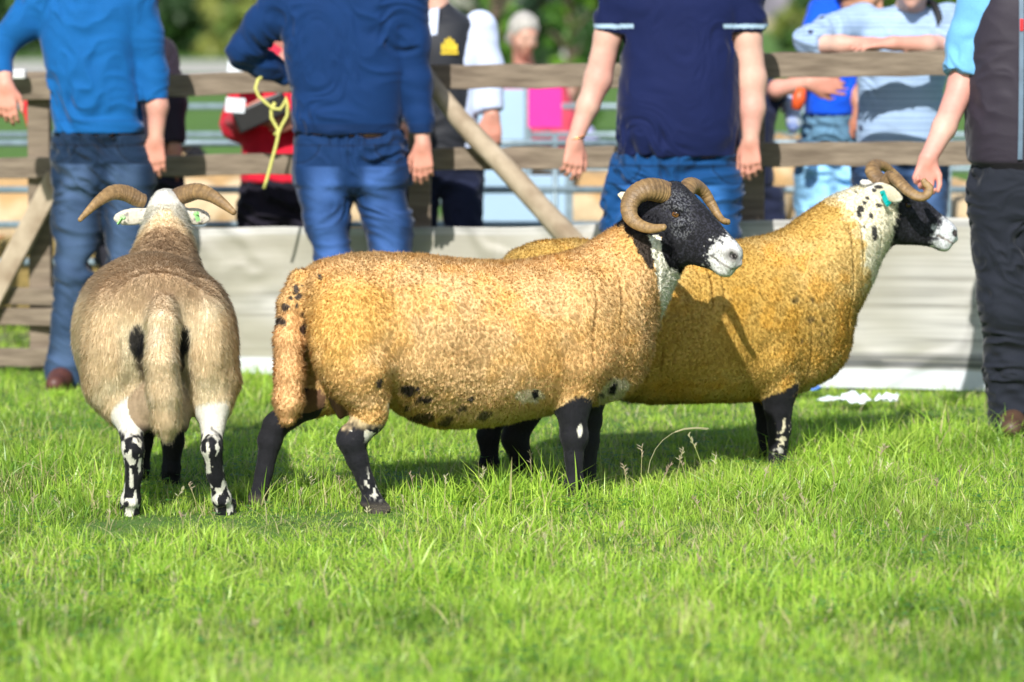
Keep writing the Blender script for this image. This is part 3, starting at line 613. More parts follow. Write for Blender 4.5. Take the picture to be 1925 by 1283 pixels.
def fleece_hair(V, F, N, wgt, col, n, length, width, comb, root, name, rs, bend=.4, cm=None, clump=1.0):
    """thin tapering ribbons rooted on the surface; comb(P,N) gives the lay"""
    A = np.linalg.norm(np.cross(V[F[:, 2]] - V[F[:, 0]], V[F[:, 3]] - V[F[:, 1]]), axis=1) * wgt[F].mean(1); A = A / A.sum()
    fi = rs.choice(len(F), n, p=A); u = rs.random(n)[:, None]; v = rs.random(n)[:, None]; q = F[fi]
    bl = lambda X: (X[q[:, 0]] * (1 - u) + X[q[:, 1]] * u) * (1 - v) + (X[q[:, 3]] * (1 - u) + X[q[:, 2]] * u) * v
    p = bl(V); nn = bl(N); nn /= np.linalg.norm(nn, axis=1)[:, None] + 1e-9; c = bl(col); d = comb(p, nn); fq = 84. if clump > .5 else 92.; f1_, f2_, rd_, ce_ = worley(p * fq, 3); conv = ce_ / fq - p; conv = conv - nn * (conv * nn).sum(1)[:, None]; d = d + rd_ * clump * .7
    d = d + rs.normal(size=(n, 3)) * .35; t = d - nn * (d * nn).sum(1)[:, None]; L = length * (.5 + rs.random(n))[:, None] * (1 + (.35 * rd_[:, :1] if clump > .5 else 0)); L = L * np.clip(bl(wgt[:, None]), .15, 1)
    w_ = np.cross(nn, t + 1e-4); w_ /= np.linalg.norm(w_, axis=1)[:, None] + 1e-9; w_ = w_ + rs.normal(size=(n, 3)) * .5; w_ /= np.linalg.norm(w_, axis=1)[:, None]; w_ = w_ * width
    g_ = (np.cross(w_, nn * .75 * .5 + t * .35 * .5) * nn).sum(1)[:, None]; w_ = w_ * np.where(g_ < 0, -1, 1)
    p0 = p - nn * .002; p1 = p + (nn * .5 + t * .6) * L * .5; p1 = p1 + conv * .35 * min(clump, 1); p2 = p + (nn * (.55 + .25 * clump) + t * (.8 + bend) * (1 - .4 * clump)) * L * .85 + conv * .48 * min(clump, 1)
    VV = np.stack([p0 - w_, p0 + w_, p1 - w_ * .7, p1 + w_ * .7, p2], 1).reshape(-1, 3); b = (np.arange(n) * 5)[:, None]
    cj = c * (.9 + .2 * rs.random(n))[:, None]; CC = np.stack([cj * .95, cj * .95, cj, cj, np.minimum(cj * 1.15, .92)], 1).reshape(-1, 3)  # roots darkened, tips lightened: shade inside the coat put into the colour
    NN = nn + rs.normal(size=(n, 3)) * .12; NN /= np.linalg.norm(NN, axis=1)[:, None]
    npmesh(name, VV, [b + np.array([[0, 1, 3, 2]]), b + np.array([[2, 3, 4]])], cm or mat('wool_fibre', attr=True, rough=.85, var=.05, spec=.12, trans=.34), root, col=CC, nrm=np.repeat(NN, 5, 0))
def blob(p, c, r, sh=1.0):           # soft-edged patch weight
    d = np.linalg.norm((p - np.asarray(c)) / np.asarray(r), axis=1); return sstep(1.0 + .12 * sh, 1.0 - .12 * sh, d)
def make_sheep(name, label, fr, body, neck, thighs, legs, tail, udder, H, R, hs, ears, horns, color, wool, extra=None, h=.004, hair=(150000, .012, .0007, None), tags_=(), tone=1.0):
    root = empty(name, fr.o, fr.y); tag(root, label, 'sheep', 'blackface sheep shown in the ring')
    f = Field((-.82, -.36, -.02), (.98, .36, 1.02), h, 2)
    f.add(loft(0, body, 2.15), .03, 'u', 0)
    f.chain(neck, .05, 0)
    for t in thighs: f.add(t, .045, 'u', 0)
    if extra: extra(f)
    f.chain(tail, .012, 0)
    for l in legs:
        f.chain(l, .012, 1); ps = [np.asarray(p, float) for p, _ in l]; hoof = ps[-1]; hind = hoof[0] < 0 or len(ps) >= 6 and hoof[0] < .1
        k = int(np.argmin([abs(p[2] - (.205 if hind else .235)) for p in ps])); j = ps[k]; r = l[k][1]
        if hind: f.add(cone(j + (-.012, 0, .022), j + (-.022, 0, .004), r * .55, r * .5), .014, 'u', 1); f.add(cone(j + (-.016, 0, -.01), ps[-2] + (-.012, 0, .01), .013, .011), .012, 'u', 1)
        else: f.add(ell(j + (.006, 0, 0), (r * 1.02, r * .95, r * 1.15)), .012, 'u', 1); f.add(cone(j + (-.012, 0, -.02), ps[-2] + (-.013, 0, .01), .012, .011), .012, 'u', 1)
        f.add(ell(ps[-2] + (-.006, 0, 0), (.030, .027, .026)), .012, 'u', 1)
        for sd in (-1, 1):
            f.add(cone((hoof[0] + .002, hoof[1] + sd * .014, .030), (hoof[0] + .022, hoof[1] + sd * .015, .012), .017, .014), .004, 'u', 1); f.add(ell(ps[-2] + (-.030, sd * .010, -.008), (.009, .007, .010)), .005, 'u', 1)
    for p, r in udder: f.add(ell(p, r), .02, 'u', 1)
    T = head_prims(f, H, R, 1, hs)
    for base, tip, wdir, wd in ears:
        b_, t_ = (np.array(base[1:]), np.array(tip[1:])) if base[0] == 'L' else (T(base), T(tip)); A = axes(t_ - b_, np.array(wdir) if base[0] == 'L' else R @ np.array(wdir)); Ln = np.linalg.norm(t_ - b_)
        f.add(ell((b_ + t_) / 2, (Ln * .56, .0085, wd), A), .010, 'u', 1)
    V, F = f.mesh(.03); V = relax(V.astype(float), F, 2, .5)
    dW = f.sample(0, V); dB = f.sample(1, V); ww = sstep(-.006, .010, dB - dW)
    N = normals(V, F)
    disp, V2 = wool(V, N, ww); V2 = V + N * (disp * ww)[:, None]; N2 = normals(V2, F)
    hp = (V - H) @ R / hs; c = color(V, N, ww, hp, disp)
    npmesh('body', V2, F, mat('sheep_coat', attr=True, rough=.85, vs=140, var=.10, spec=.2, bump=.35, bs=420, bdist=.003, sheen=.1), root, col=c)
    rs = np.random.default_rng(len(name) + int(fr.y * 100)); n, ln, wdt, comb = hair
    comb = comb or (lambda p, nn: np.tile([-.35, 0, -.55], (len(p), 1)))
    fleece_hair(V2, F, N2, np.clip(ww, 0, 1) + 1e-4, c, n, ln, wdt, comb, root, 'fleece', rs, clump=.9 if comb is None or ln < .0175 else .3)
    fleece_hair(V2, F, N2, 1 - np.clip(ww, 0, 1) + 1e-4, c, 34000, .005, .0006, comb, root, 'short_coat', rs, clump=.15, cm=mat('short_coat', attr=True, rough=.6, var=.05, spec=.3))
    for hp_, hr, hk in horns: horn(hp_, hr, root, **hk)
    for sd in (-1, 1): eye(T, R, sd, hs, root, tone)
    for p, d, cm, ln_ in tags_:
        b = MB(); d = np.asarray(d, float); A = axes(d, (0.3, .5, .7)); b.box((0, -.009, -.0015), (ln_, .009, .0015), A, p); b.tube([p - A[:, 2] * .008, p + A[:, 2] * .008], .006, 10)
        b.box((ln_ * .45, -.0095, .0018), (ln_ * .5, .0095, .0028), A, p); b.build('ear_tag', cm, root, bevel=.0012)
    return root, f

HOOF = .028
def curly(amp=.006, sc=1.0, seed=0, stripes=1.0):
    def w_(V, N, ww):
        q = V * np.array([1, 1, .8]) * 72 * sc; q = q + (vn(V * 60, seed)[:, None] - .5) * .8
        f1, f2, _, _ = worley(q * 1.25, seed); crev = 1 - sstep(.0, .5, f2 - f1) + .3 * (vn(q * 2.3, seed + 2) - .5) + .4 * f1
        u = V[:, 0] / (.046 * sc) + 1.3 * (vn(np.stack([V[:, 2] * 7, V[:, 0] * 2, V[:, 1] * 0], 1), seed + 5) - .5); idl = np.floor(u); fr3 = np.abs(u - idl - .5); pres = vn(np.stack([idl * 3.7, np.sign(V[:, 1]) * 5 + V[:, 2] * 5, idl * 0], 1), seed + 6)
        s = (1 - sstep(.02, .13, fr3)) * sstep(.42, .6, pres) * sstep(.08, .14, np.abs(V[:, 1])) * stripes
        soft = (fbm(V * 9, 3, seed + 7) - .5) * .013
        amt = .45 + .9 * sstep(.35, .65, fbm(V * 5, 2, seed + 8))
        return soft - amp * crev * amt - amp * 1.9 * s * sstep(.42, .58, fbm(V * 3.5, 2, seed + 9) + .22 * sstep(.12, .32, V[:, 0]) - .12), V
    return w_
BLACK = np.array([.012, .012, .015]); WHITE = np.array([.74, .71, .62]); CREAM = np.array([.66, .60, .42])

# --- the middle sheep, side on, head turned a little to the camera
fm = Frame((wx(900, 11.50), 11.50), math.radians(17)); L = fm.L
def prof(fr, rows):
    o = []
    for px, yt, yb, hw in rows:
        a, b_ = fr.L(px, yt), fr.L(px, yb); o.append(((a[0] + b_[0]) / 2, 0, hw, (a[2] + b_[2]) / 2, (a[2] - b_[2]) / 2))
    return o
bodyM = prof(fm, [(556, 560, 615, .04), (566, 527, 640, .11), (590, 500, 670, .155), (640, 482, 700, .19), (700, 475, 735, .215), (745, 476, 772, .228), (790, 479, 795, .237), (860, 487, 803, .24), (930, 491, 798, .24), (1000, 488, 782, .235), (1060, 476, 770, .222), (1110, 468, 762, .205), (1155, 475, 748, .18), (1190, 505, 725, .145), (1210, 545, 690, .10), (1221, 590, 645, .04)])
neckM = [(L(1110, 590), .15), (L(1152, 552), .152), (L(1195, 499, -.01), .120), (L(1232, 452, -.02), .098), (L(1252, 425, -.03), .082)]
HM = L(1246, 394, -.03); RM = rotm(math.radians(-17 - 29), math.radians(25), math.radians(0))
TM = lambda p: HM + RM @ np.array(p)
thM = [ell(L(663, 640, -.14), (.128, .10, .19)), cone(L(678, 705, -.155), L(696, 775, -.16), .088, .048), ell(L(625, 640, .13), (.13, .095, .20)), cone(L(640, 720, .14), L(590, 745, .14), .08, .06), ell(L(1095, 620, -.145), (.105, .075, .17)), cone(L(1085, 690, -.13), L(1080, 748, -.135), .075, .045), cone(L(1110, 690, .13), L(1108, 750, .13), .07, .04)]
def legp(fr, rows): return [(fr.L(px, py, ly), r) for px, py, ly, r in rows]
legsM = [legp(fm, [(700, 762, -.155, .044), (692, 790, -.15, .043), (661, 828, -.15, .041), (671, 862, -.15, .031), (688, 905, -.15, .0235), (702, 942, -.15, .025), (710, 965, -.15, .032)]),
         legp(fm, [(612, 725, .12, .058), (572, 758, .12, .048), (518, 800, .12, .037), (508, 830, .12, .033), (498, 885, .12, .0235), (486, 942, .12, .025), (480, 970, .12, .032)]),
         legp(fm, [(1080, 735, -.135, .054), (1077, 775, -.135, .046), (1078, 820, -.135, .039), (1079, 860, -.135, .027), (1082, 910, -.135, .0235), (1086, 951, -.135, .032)]),
         legp(fm, [(1108, 735, .125, .050), (1105, 790, .125, .038), (1104, 830, .125, .036), (1103, 880, .125, .027), (1106, 926, .125, .030)])]
tailM = [(L(566, 530), .04), (L(548, 575, -.02), .042), (L(545, 640, -.03), .046), (L(545, 700, -.03), .048), (L(542, 755, -.03), .044), (L(540, 785, -.03), .026)]
udM = [(L(648, 735, -.02), (.05, .05, .075)), (L(640, 770, -.04), (.012, .012, .03))]
def hornpts(fr, rows): return [fr.W(px, py, Y) for px, py, Y, r in rows], [r for *_, r in rows]
YM = float((fm.o + np.array([HM[0] * fm.s + HM[1] * fm.c] * 3))[1])
hn = hornpts(fm, [(1268, 372, YM - .03, .030), (1248, 362, YM - .055, .036), (1221, 357, YM - .085, .035), (1197, 366, YM - .10, .031), (1184, 386, YM - .115, .027), (1186, 408, YM - .13, .0235), (1202, 423, YM - .15, .019), (1226, 430, YM - .175, .0155), (1252, 427, YM - .20, .010)])
hf = hornpts(fm, [(1288, 366, YM - .03, .028), (1295, 352, YM + .0, .027), (1308, 350, YM + .035, .0255), (1324, 362, YM + .055, .022), (1338, 384, YM + .055, .018), (1349, 403, YM + .04, .0145), (1359, 415, YM + .02, .012), (1371, 418, YM + .0, .0085)])
def colM(V, N, ww, hp, disp):
    n = len(V); q = V + (np.stack([vn(V * 40, k) for k in (50, 51, 52)], 1) - .5) * .02
    a = fbm(V * 5, 3, 61); b = fbm(V * 11, 3, 62)
    tan = mixc(np.tile([.80, .53, .23], (n, 1)) * (.96, .93, .92), (.80, .55, .27), sstep(.40, .62, a)); tan = mixc(tan * .93, (.74, .43, .11), sstep(.50, .70, b) * .5)
    tan = mixc(tan, (.86, .52, .25), blob(q, L(545, 700, -.03), (.09, .1, .2)) * .7); tan = mixc(tan, (.52, .33, .14), sstep(.54, .72, fbm(V * 7, 3, 63)) * .4)
    tan = mixc(tan, (.80, .48, .09), blob(q, L(650, 600, -.2), (.14, .16, .12), 4) * .5); tan = mixc(tan, (.68, .44, .18), blob(q, L(1130, 560, -.17), (.10, .16, .12), 4) * .5)
    tan = tan * (1 - .1 * np.clip(-disp / .007, 0, 1)[:, None] * ww[:, None]); tan = mixc(tan, (.74, .62, .38), sstep(.33, .26, V[:, 2] + .03 * a) * sstep(-.22, .0, V[:, 0]) * .6)  # wool crevices darkened in the colour as painted shade; paler belly
    for px, py, ly, r in ((552, 540, -.03, .012), (561, 556, -.06, .010), (523, 606, -.05, .014), (538, 580, -.06, .010), (710, 718, -.2, .012), (600, 520, -.1, .006), (558, 575, -.05, .009), (575, 535, -.1, .005), (546, 560, -.05, .007), (885, 752, -.2, .011)):
        tan = mixc(tan, BLACK * 2.5, blob(q, L(px, py, ly), (r, .08, r)) * .92)
    cr = blob(q, L(572, 603, -.03), (.022, .06, .045)) ; tan = mixc(tan, (.055, .03, .02), cr)  # dark crease between tail and thigh, shade painted into the colour
    cr = blob(q, L(590, 665, -.04), (.03, .06, .05)); tan = mixc(tan, (.17, .09, .05), cr * .9)
    tan = mixc(tan, BLACK * 2, np.maximum(blob(q, L(783, 738, -.22), (.042, .12, .018)), blob(q, L(805, 757, -.22), (.030, .12, .012))) * (.75 * (vn(V * 55, 8) > .42) + .2))
    tan = mixc(tan, BLACK * 2, np.maximum(blob(q, L(1008, 744, -.2), (.014, .12, .014)), blob(q, L(1150, 728, -.12), (.012, .12, .02))))
    tan = mixc(tan, (.72, .68, .55), (blob(q, L(1150, 735, -.1), (.055, .15, .05)) * .8 + blob(q, L(1000, 748, -.2), (.05, .12, .022)) * .7).clip(0, 1) * (tan.sum(1) > .2))
    for px, py, r in ((1135, 712, .008), (1152, 722, .010), (1128, 745, .012), (860, 768, .014), (800, 790, .03), (840, 795, .022), (770, 765, .012), (905, 780, .02)): tan = mixc(tan, BLACK * 2.5, blob(q, L(px, py, -.12), (r, .16, r * .8)) * .8)
    # bare skin: legs, head
    leg = np.tile(BLACK * 1.3, (n, 1)); k = vn(V * np.array([110, 110, 75]), 71) * .7 + .3 * vn(V * np.array([50, 50, 30]), 72)
    hx, hy, hz = hp[:, 0], hp[:, 1], hp[:, 2]; jit = (vn(V * 90, 77) - .5) * .03 + (vn(V * 260, 78) - .5) * .03
    hindn = (V[:, 0] < 0) & (V[:, 1] < 0)
    leg = mixc(leg, WHITE, ((k > .53) & hindn & (V[:, 2] < .25)) * np.maximum(blob(q, L(705, 905, -.17), (.030, .08, .045), 3), np.maximum(blob(q, L(697, 800, -.19), (.040, .08, .040), 3), blob(q, L(668, 805, -.19), (.014, .08, .030), 3)))); leg = mixc(leg, (.60, .46, .26), sstep(.245, .285, V[:, 2] + .05 * (k - .5)) * hindn * (V[:, 0] > -.47))
    leg = mixc(leg, WHITE, blob(q, L(1087, 812, -.17), (.009, .05, .022)))
    leg = mixc(leg, (.16, .085, .05), ((V[:, 2] > .19) & (V[:, 0] < -.3) & (np.abs(V[:, 1]) < .075)) * 1.); leg = mixc(leg, (.12, .10, .08), sstep(.040, .02, V[:, 2]) * .6)
    ishead = (V[:, 2] > .62) & (V[:, 0] > .3)
    face = np.tile(BLACK, (n, 1)); grey = (vn(V * 420, 81) > .60) * 1.; face = mixc(face, (.42, .43, .46), grey * .32 * (blob(hp, (.055, -.06, .055), (.04, .05, .035), 5) + blob(hp, (.10, -.06, -.0), (.03, .05, .035), 5)).clip(0, 1))
    face = mixc(face, (.05, .05, .07), (vn(V * 300, 82) > .6) * .5); mz = sstep(.188, .212, hx + jit * 1.6 - np.abs(hz + .02) * .25); face = mixc(face, (.72, .72, .70), mz)
    face = mixc(face, (.22, .20, .19), blob(hp, (.262, -.029, -.012), (.026, .02, .019), 3) * .8); face = mixc(face, (.012, .01, .01), blob(hp, (.266, -.029, -.012), (.014, .016, .009), 3)); face = mixc(face, (.10, .09, .09), blob(hp, (.268, .028, -.012), (.019, .018, .013)) * .97); face = mixc(face, (.30, .27, .25), (np.abs(hz + .048 - (.268 - hx) * .14) < .003) * (hx > .205) * .8); face = mixc(face, BLACK * 3, blob(hp, (.275, 0, -.028), (.012, .018, .02)) * .5)
    face = mixc(face, (.30, .27, .25), (vn(V * 380, 83) > .66) * mz * .6)
    tipw = blob(V, L(1168, 366, .0), (.035, .09, .04)); face = mixc(face, CREAM * 1.15, tipw)
    bare = np.where(ishead[:, None], face, leg)
    # throat patch and black collar run into the fleece of the neck
    px = -hx; col = tan
    ring = sstep(-.135, -.10, hx + jit * 1.2) * sstep(.05, -.02, hx) * ishead; front = sstep(-.075, -.055, hx + jit); wl = mixc(mixc(col, BLACK * 1.5, ring * sstep(.0, -.03, -hz - .075 + 0 * hz) * 0), WHITE, 0 * ring)
    ly = -.09; ringp = [L(x, y, ly) for x, y in ((1176, 425), (1188, 455), (1202, 488), (1216, 500), (1222, 480), (1222, 380), (1180, 380))]; wh = [L(x, y, ly) for x, y in ((1213, 438), (1218, 480), (1225, 515), (1236, 560), (1250, 600), (1330, 560), (1290, 512), (1264, 503), (1250, 484), (1240, 462), (1235, 438))]
    wl = mixc(col, BLACK * 1.6, poly(V, ringp, .012) * .95); WHP = poly(V, wh, .004); WH2 = poly(V, [L(x, y, ly) for x, y in ((1213, 438), (1218, 480), (1225, 515), (1236, 560), (1250, 600), (1340, 600), (1340, 522), (1284, 514), (1258, 505), (1244, 486), (1235, 462), (1231, 438))], .004); wl = mixc(wl, (.80, .78, .66), WH2); wl = mixc(wl, BLACK * 1.3, poly(V, [L(x, y, ly) for x, y in ((1231, 430), (1235, 462), (1244, 486), (1258, 505), (1284, 514), (1400, 520), (1400, 430))], .004)); face = mixc(face, WHITE, WHP * sstep(.09, .05, hx)); wl = mixc(wl, BLACK * 1.5, poly(V, [L(x, y, ly) for x, y in ((1190, 330), (1186, 400), (1196, 438), (1236, 441), (1400, 450), (1400, 300))], .006)); bare = np.where(ishead[:, None], face, leg)
    wn = np.clip(ww, 0, 1); return mixc(bare, wl, sstep(.25, .6, wn + (vn(V * 200, 90) - .5) * .4))
make_sheep('sheep', 'tan gold curly fleeced horned sheep standing side on in front of the mustard sheep', fm, bodyM, neckM, thM, legsM, tailM, udM, HM, RM, 1.08,
           [(('L', *L(1236, 396, -.06)), ('L', *L(1165, 366, .0)), (0, .2, 1), .022), ((-.0, .060, .015), (-.09, .13, -.03), (0, -.2, 1), .028)],
           [(hn[0], hn[1], dict(seed=1)), (hf[0], hf[1], dict(seed=2))], colM, curly(.0032, 1.0, 0), hair=(350000, .0115, .0007, None))

# --- the rear sheep, mustard yellow, facing right
fr_ = Frame((wx(1300, 12.42), 12.42), math.radians(22)); L2 = fr_.L
bodyR = prof(fr_, [(940, 540, 600, .05), (955, 490, 665, .11), (990, 462, 712, .165), (1060, 452, 735, .2), (1150, 456, 750, .22), (1250, 461, 758, .228), (1330, 462, 757, .225), (1400, 452, 752, .215), (1460, 440, 745, .2), (1520, 452, 728, .178), (1560, 480, 703, .14), (1583, 530, 668, .09), (1593, 580, 625, .04)])
neckR = [(L2(1480, 560), .165), (L2(1530, 520), .17), (L2(1570, 470), .145), (L2(1600, 435), .118), (L2(1632, 410), .098), (L2(1652, 400), .082)]
HR = L2(1662, 383, .0); RR = rotm(math.radians(-22 + 4), math.radians(20), math.radians(0))
thR = [ell(L2(1015, 640, -.13), (.12, .095, .19)), ell(L2(1015, 640, .13), (.12, .095, .19)), cone(L2(1000, 715, -.14), L2(985, 770, -.14), .08, .05), cone(L2(960, 715, .14), L2(925, 765, .14), .08, .05), cone(L2(1445, 680, -.13), L2(1465, 735, -.125), .085, .05), cone(L2(1440, 690, .12), L2(1440, 740, .12), .07, .04)]
legsR = [legp(fr_, [(1000, 750, -.14, .055), (978, 790, -.14, .046), (968, 825, -.14, .042), (980, 865, -.14, .034), (988, 895, -.14, .027), (992, 920, -.14, .032)]),
         legp(fr_, [(945, 750, .13, .055), (925, 790, .13, .040), (918, 820, .13, .036), (921, 870, .13, .026), (921, 896, .13, .030)]),
         legp(fr_, [(1462, 725, -.125, .054), (1463, 770, -.125, .043), (1465, 805, -.125, .037), (1463, 840, -.125, .029), (1462, 870, -.125, .027), (1463, 898, -.125, .031)]),
         legp(fr_, [(1438, 725, .115, .05), (1440, 770, .115, .036), (1442, 805, .115, .033), (1443, 850, .115, .026), (1444, 878, .115, .03)])]
tailR = [(L2(950, 530), .04), (L2(940, 580), .04), (L2(938, 680), .042), (L2(940, 730), .025)]
YR = float(fr_.o[1] + HR[0] * fr_.s + HR[1] * fr_.c)
hnR = hornpts(fr_, [(1672, 362, YR - .05, .028), (1668, 345, YR - .075, .028), (1677, 334, YR - .10, .023), (1692, 345, YR - .14, .022), (1708, 360, YR - .17, .020), (1726, 370, YR - .19, .018), (1741, 368, YR - .19, .0155), (1747, 355, YR - .18, .014), (1739, 345, YR - .17, .012), (1735, 337, YR - .165, .009)])
hfR = hornpts(fr_, [(1668, 352, YR + .05, .028), (1653, 340, YR + .08, .029), (1641, 325, YR + .11, .028), (1646, 312, YR + .15, .023), (1660, 312, YR + .18, .02), (1675, 322, YR + .2, .017), (1692, 336, YR + .2, .013), (1700, 344, YR + .19, .008)])
def colR(V, N, ww, hp, disp):
    n = len(V); q = V + (np.stack([vn(V * 40, k) for k in (50, 51, 52)], 1) - .5) * .02; a = fbm(V * 5, 3, 161); b = fbm(V * 10, 3, 162)
    t = mixc(np.tile([.58, .375, .10], (n, 1)), (.64, .45, .16), sstep(.4, .62, a)); t = mixc(t, (.66, .34, .035), sstep(.52, .7, b) * .55)
    t = mixc(t, (.46, .27, .045), sstep(.50, .72, fbm(V * 6, 3, 163)) * .45); t = t * (1 - .1 * np.clip(-disp / .007, 0, 1)[:, None] * ww[:, None])  # shade between the curls painted in by darkening sunken wool
    for px, py, r in ((1483, 562, .016), (1515, 560, .010), (1513, 601, .014), (1536, 597, .009), (1540, 628, .008), (1597, 372, .012), (1500, 640, .008)): t = mixc(t, (.09, .065, .03), blob(q, L2(px, py, -.15), (r, .1, r), 3) * .75)
    t = mixc(t, (.60, .52, .33), blob(q, L2(1530, 738, -.05), (.10, .2, .035), 3) * .7)
    hx, hy, hz = hp.T; jit = (vn(V * 90, 77) - .5) * .035 + (vn(V * 260, 78) - .5) * .025
    q4 = V + (np.stack([vn(V * 95, k) for k in (50, 51, 52)], 1) - .5) * .045; leg = mixc(np.tile(BLACK, (n, 1)), (.66, .60, .42), (blob(q4, L2(1474, 800, -.15), (.015, .06, .026)) + blob(q4, L2(1467, 832, -.15), (.009, .06, .014))).clip(0, 1)); leg = mixc(leg, (.5, .48, .42), blob(q, L2(1463, 848, -.15), (.02, .05, .012)) * (vn(V * 120, 7) > .5))
    face = mixc(np.tile(BLACK, (n, 1)), (.05, .05, .07), (vn(V * 300, 82) > .6) * .5); mz = sstep(.178, .212, hx + jit * 1.5 - np.abs(hz + .02) * .3); face = mixc(face, (.70, .72, .74), mz); face = mixc(face, (.25, .24, .25), (vn(V * 380, 83) > .64) * mz * .6)
    face = mixc(face, (.06, .05, .05), blob(hp, (.268, -.028, -.012), (.018, .018, .012))); face = mixc(face, (.30, .22, .20), (np.abs(hz + .048 - (.268 - hx) * .14) < .003) * (hx > .205) * .8)
    wt = sstep(.045, .02, hx + jit * .6 + np.clip(hz, -.1, .1) * .25); face = mixc(face, (.76, .74, .66), wt)
    wl = mixc(t, (.76, .64, .36), poly(V, [L2(x, y, -.1) for x, y in ((1556, 300), (1568, 350), (1585, 400), (1600, 455), (1610, 510), (1618, 560), (1760, 520), (1760, 300))], .03) * .6); wl = mixc(wl, (.80, .75, .57), poly(V, [L2(x, y, -.1) for x, y in ((1578, 300), (1588, 350), (1600, 400), (1612, 450), (1620, 500), (1632, 540), (1760, 520), (1760, 300))], .022))
    face = mixc(face, (.60, .55, .40), blob(V, L2(1668, 362, -.12), (.05, .06, .032), 2)); wl = mixc(wl, BLACK * 1.5, sstep(.025, .04, hx + jit * .6 + np.clip(hz, -.1, .1) * .25) * (V[:, 2] > .6) * (1 - blob(V, L2(1668, 362, -.12), (.05, .06, .032), 2))); hd = (V[:, 2] > .6) & (V[:, 0] > .3); bare = np.where(hd[:, None], face, leg); c = mixc(bare, wl, sstep(.25, .6, ww + (vn(V * 200, 90) - .5) * .4))
    for px, py, rx, rz in ((1618, 392, .010, .010), (1628, 380, .006, .006), (1636, 371, .006, .005), (1634, 406, .005, .010), (1612, 403, .008, .010), (1635, 438, .011, .021), (1616, 425, .004, .004), (1625, 362, .004, .003), (1655, 352, .006, .005), (1650, 358, .004, .006)):
        c = mixc(c, BLACK * 1.6, blob(q * .35 + V * .65, L2(px, py, -.1), (rx * 1.25, .1, rz * 1.2)) * .96)
    c = mixc(c, BLACK * 1.4, blob(q, L2(1640, 342, -.02), (.07, .06, .014), 2) * .95); c = mixc(c, BLACK * 1.6, blob(q, L2(1653, 384, -.1), (.016, .08, .008)))
    return c
TEAL = mat('teal_tag', (.0, .42, .40), rough=.4, var=.03); GREEN = mat('lime_tag', (.35, .72, .25), rough=.4, var=.03); YELT = mat('green_tag', (.25, .5, .08), rough=.4)
make_sheep('sheep', 'mustard yellow sheep standing behind the front one, horned black and white face at the right', fr_, bodyR, neckR, thR, legsR, tailR, [], HR, RR, .96,
           [(('L', *L2(1642, 350, -.06)), ('L', *L2(1694, 374, -.155)), (0, .1, 1), .027), ((-.01, .060, .035), (-.085, .10, .045), (0, -.2, 1), .018)],
           [(hnR[0], hnR[1], dict(seed=3)), (hfR[0], hfR[1], dict(seed=4))], colR, curly(.0030, .9, 20, 1.6), tone=.35, hair=(320000, .011, .0007, None),
           tags_=[(fr_.W(1659, 362, YR - .15), fr_.W(1668, 384, YR - .155) - fr_.W(1659, 362, YR - .15), TEAL, .035), (fr_.W(1667, 384, YR - .155), fr_.W(1673, 378, YR - .157) - fr_.W(1667, 384, YR - .155), TEAL, .014)])

# --- the left sheep, seen from behind
fl = Frame((wx(300, 11.72), 11.72), math.radians(94.5)); W3 = fl.W
bodyL = [(-.55, 0, .05, .57, .06), (-.53, 0, .12, .565, .12), (-.48, 0, .165, .55, .165), (-.39, 0, .190, .533, .200), (-.25, .018, .202, .515, .228), (-.10, .028, .222, .497, .240), (.05, .030, .234, .485, .238), (.2, .020, .222, .485, .222), (.33, 0, .185, .495, .19), (.43, 0, .13, .51, .15), (.5, 0, .09, .52, .10), (.53, 0, .04, .52, .05)]
neckL = [((.30, 0, .545), .13), ((.42, -.005, .635), .108), ((.50, -.01, .715), .080), ((.57, -.012, .785), .058), ((.61, -.012, .82), .050)]
HL = np.array([.625, -.012, .845]); RL = rotm(math.radians(0), math.radians(48))
thL = [ell(W3(212, 655, 11.31), (.15, .092, .195)), ell(W3(388, 655, 11.31), (.15, .088, .195)), cone(W3(215, 725, 11.28), W3(237, 775, 11.24), .078, .046), cone(W3(398, 725, 11.28), W3(399, 765, 11.24), .078, .048), cone(W3(265, 740, 12.0), W3(268, 790, 12.0), .07, .045), cone(W3(325, 740, 12.05), W3(322, 790, 12.05), .07, .045)]
legsL = [[(W3(*p), r) for *p, r in ((238, 765, 11.24, .052), (247, 805, 11.2, .036), (250, 845, 11.14, .031), (252, 893, 11.16, .0235), (246, 940, 11.18, .025), (243, 974, 11.19, .031))],
         [(W3(*p), r) for *p, r in ((397, 760, 11.24, .052), (400, 800, 11.2, .034), (398, 843, 11.14, .030), (405, 893, 11.17, .0235), (417, 937, 11.2, .025), (425, 968, 11.22, .031))],
         [(W3(*p), r) for *p, r in ((268, 780, 12.0, .042), (266, 830, 12.0, .034), (264, 880, 12.0, .026), (262, 905, 12.0, .03))],
         [(W3(*p), r) for *p, r in ((322, 780, 11.9, .042), (325, 830, 11.9, .034), (322, 880, 11.9, .025), (320, 915, 11.9, .032))]]
tailL = [(W3(307, 572, 11.19), .038), (W3(306, 612, 11.11), .042), (W3(304, 680, 11.07), .043), (W3(308, 740, 11.07), .043), (W3(312, 790, 11.08), .036), (W3(312, 815, 11.08), .02)]
udL = [(W3(280, 762, 11.25), (.08, .052, .070)), (W3(328, 762, 11.25), (.08, .052, .070)), (W3(268, 798, 11.22), (.03, .035, .022)), (W3(346, 796, 11.22), (.016, .014, .028))]
YL = float(fl.o[1] + HL[0])
hlL = hornpts(fl, [(272, 378, YL + .01, .024), (258, 374, YL - .0, .027), (236, 364, YL - .02, .027), (212, 363, YL - .05, .024), (189, 376, YL - .09, .0185), (169, 394, YL - .12, .013), (148, 416, YL - .15, .007)])
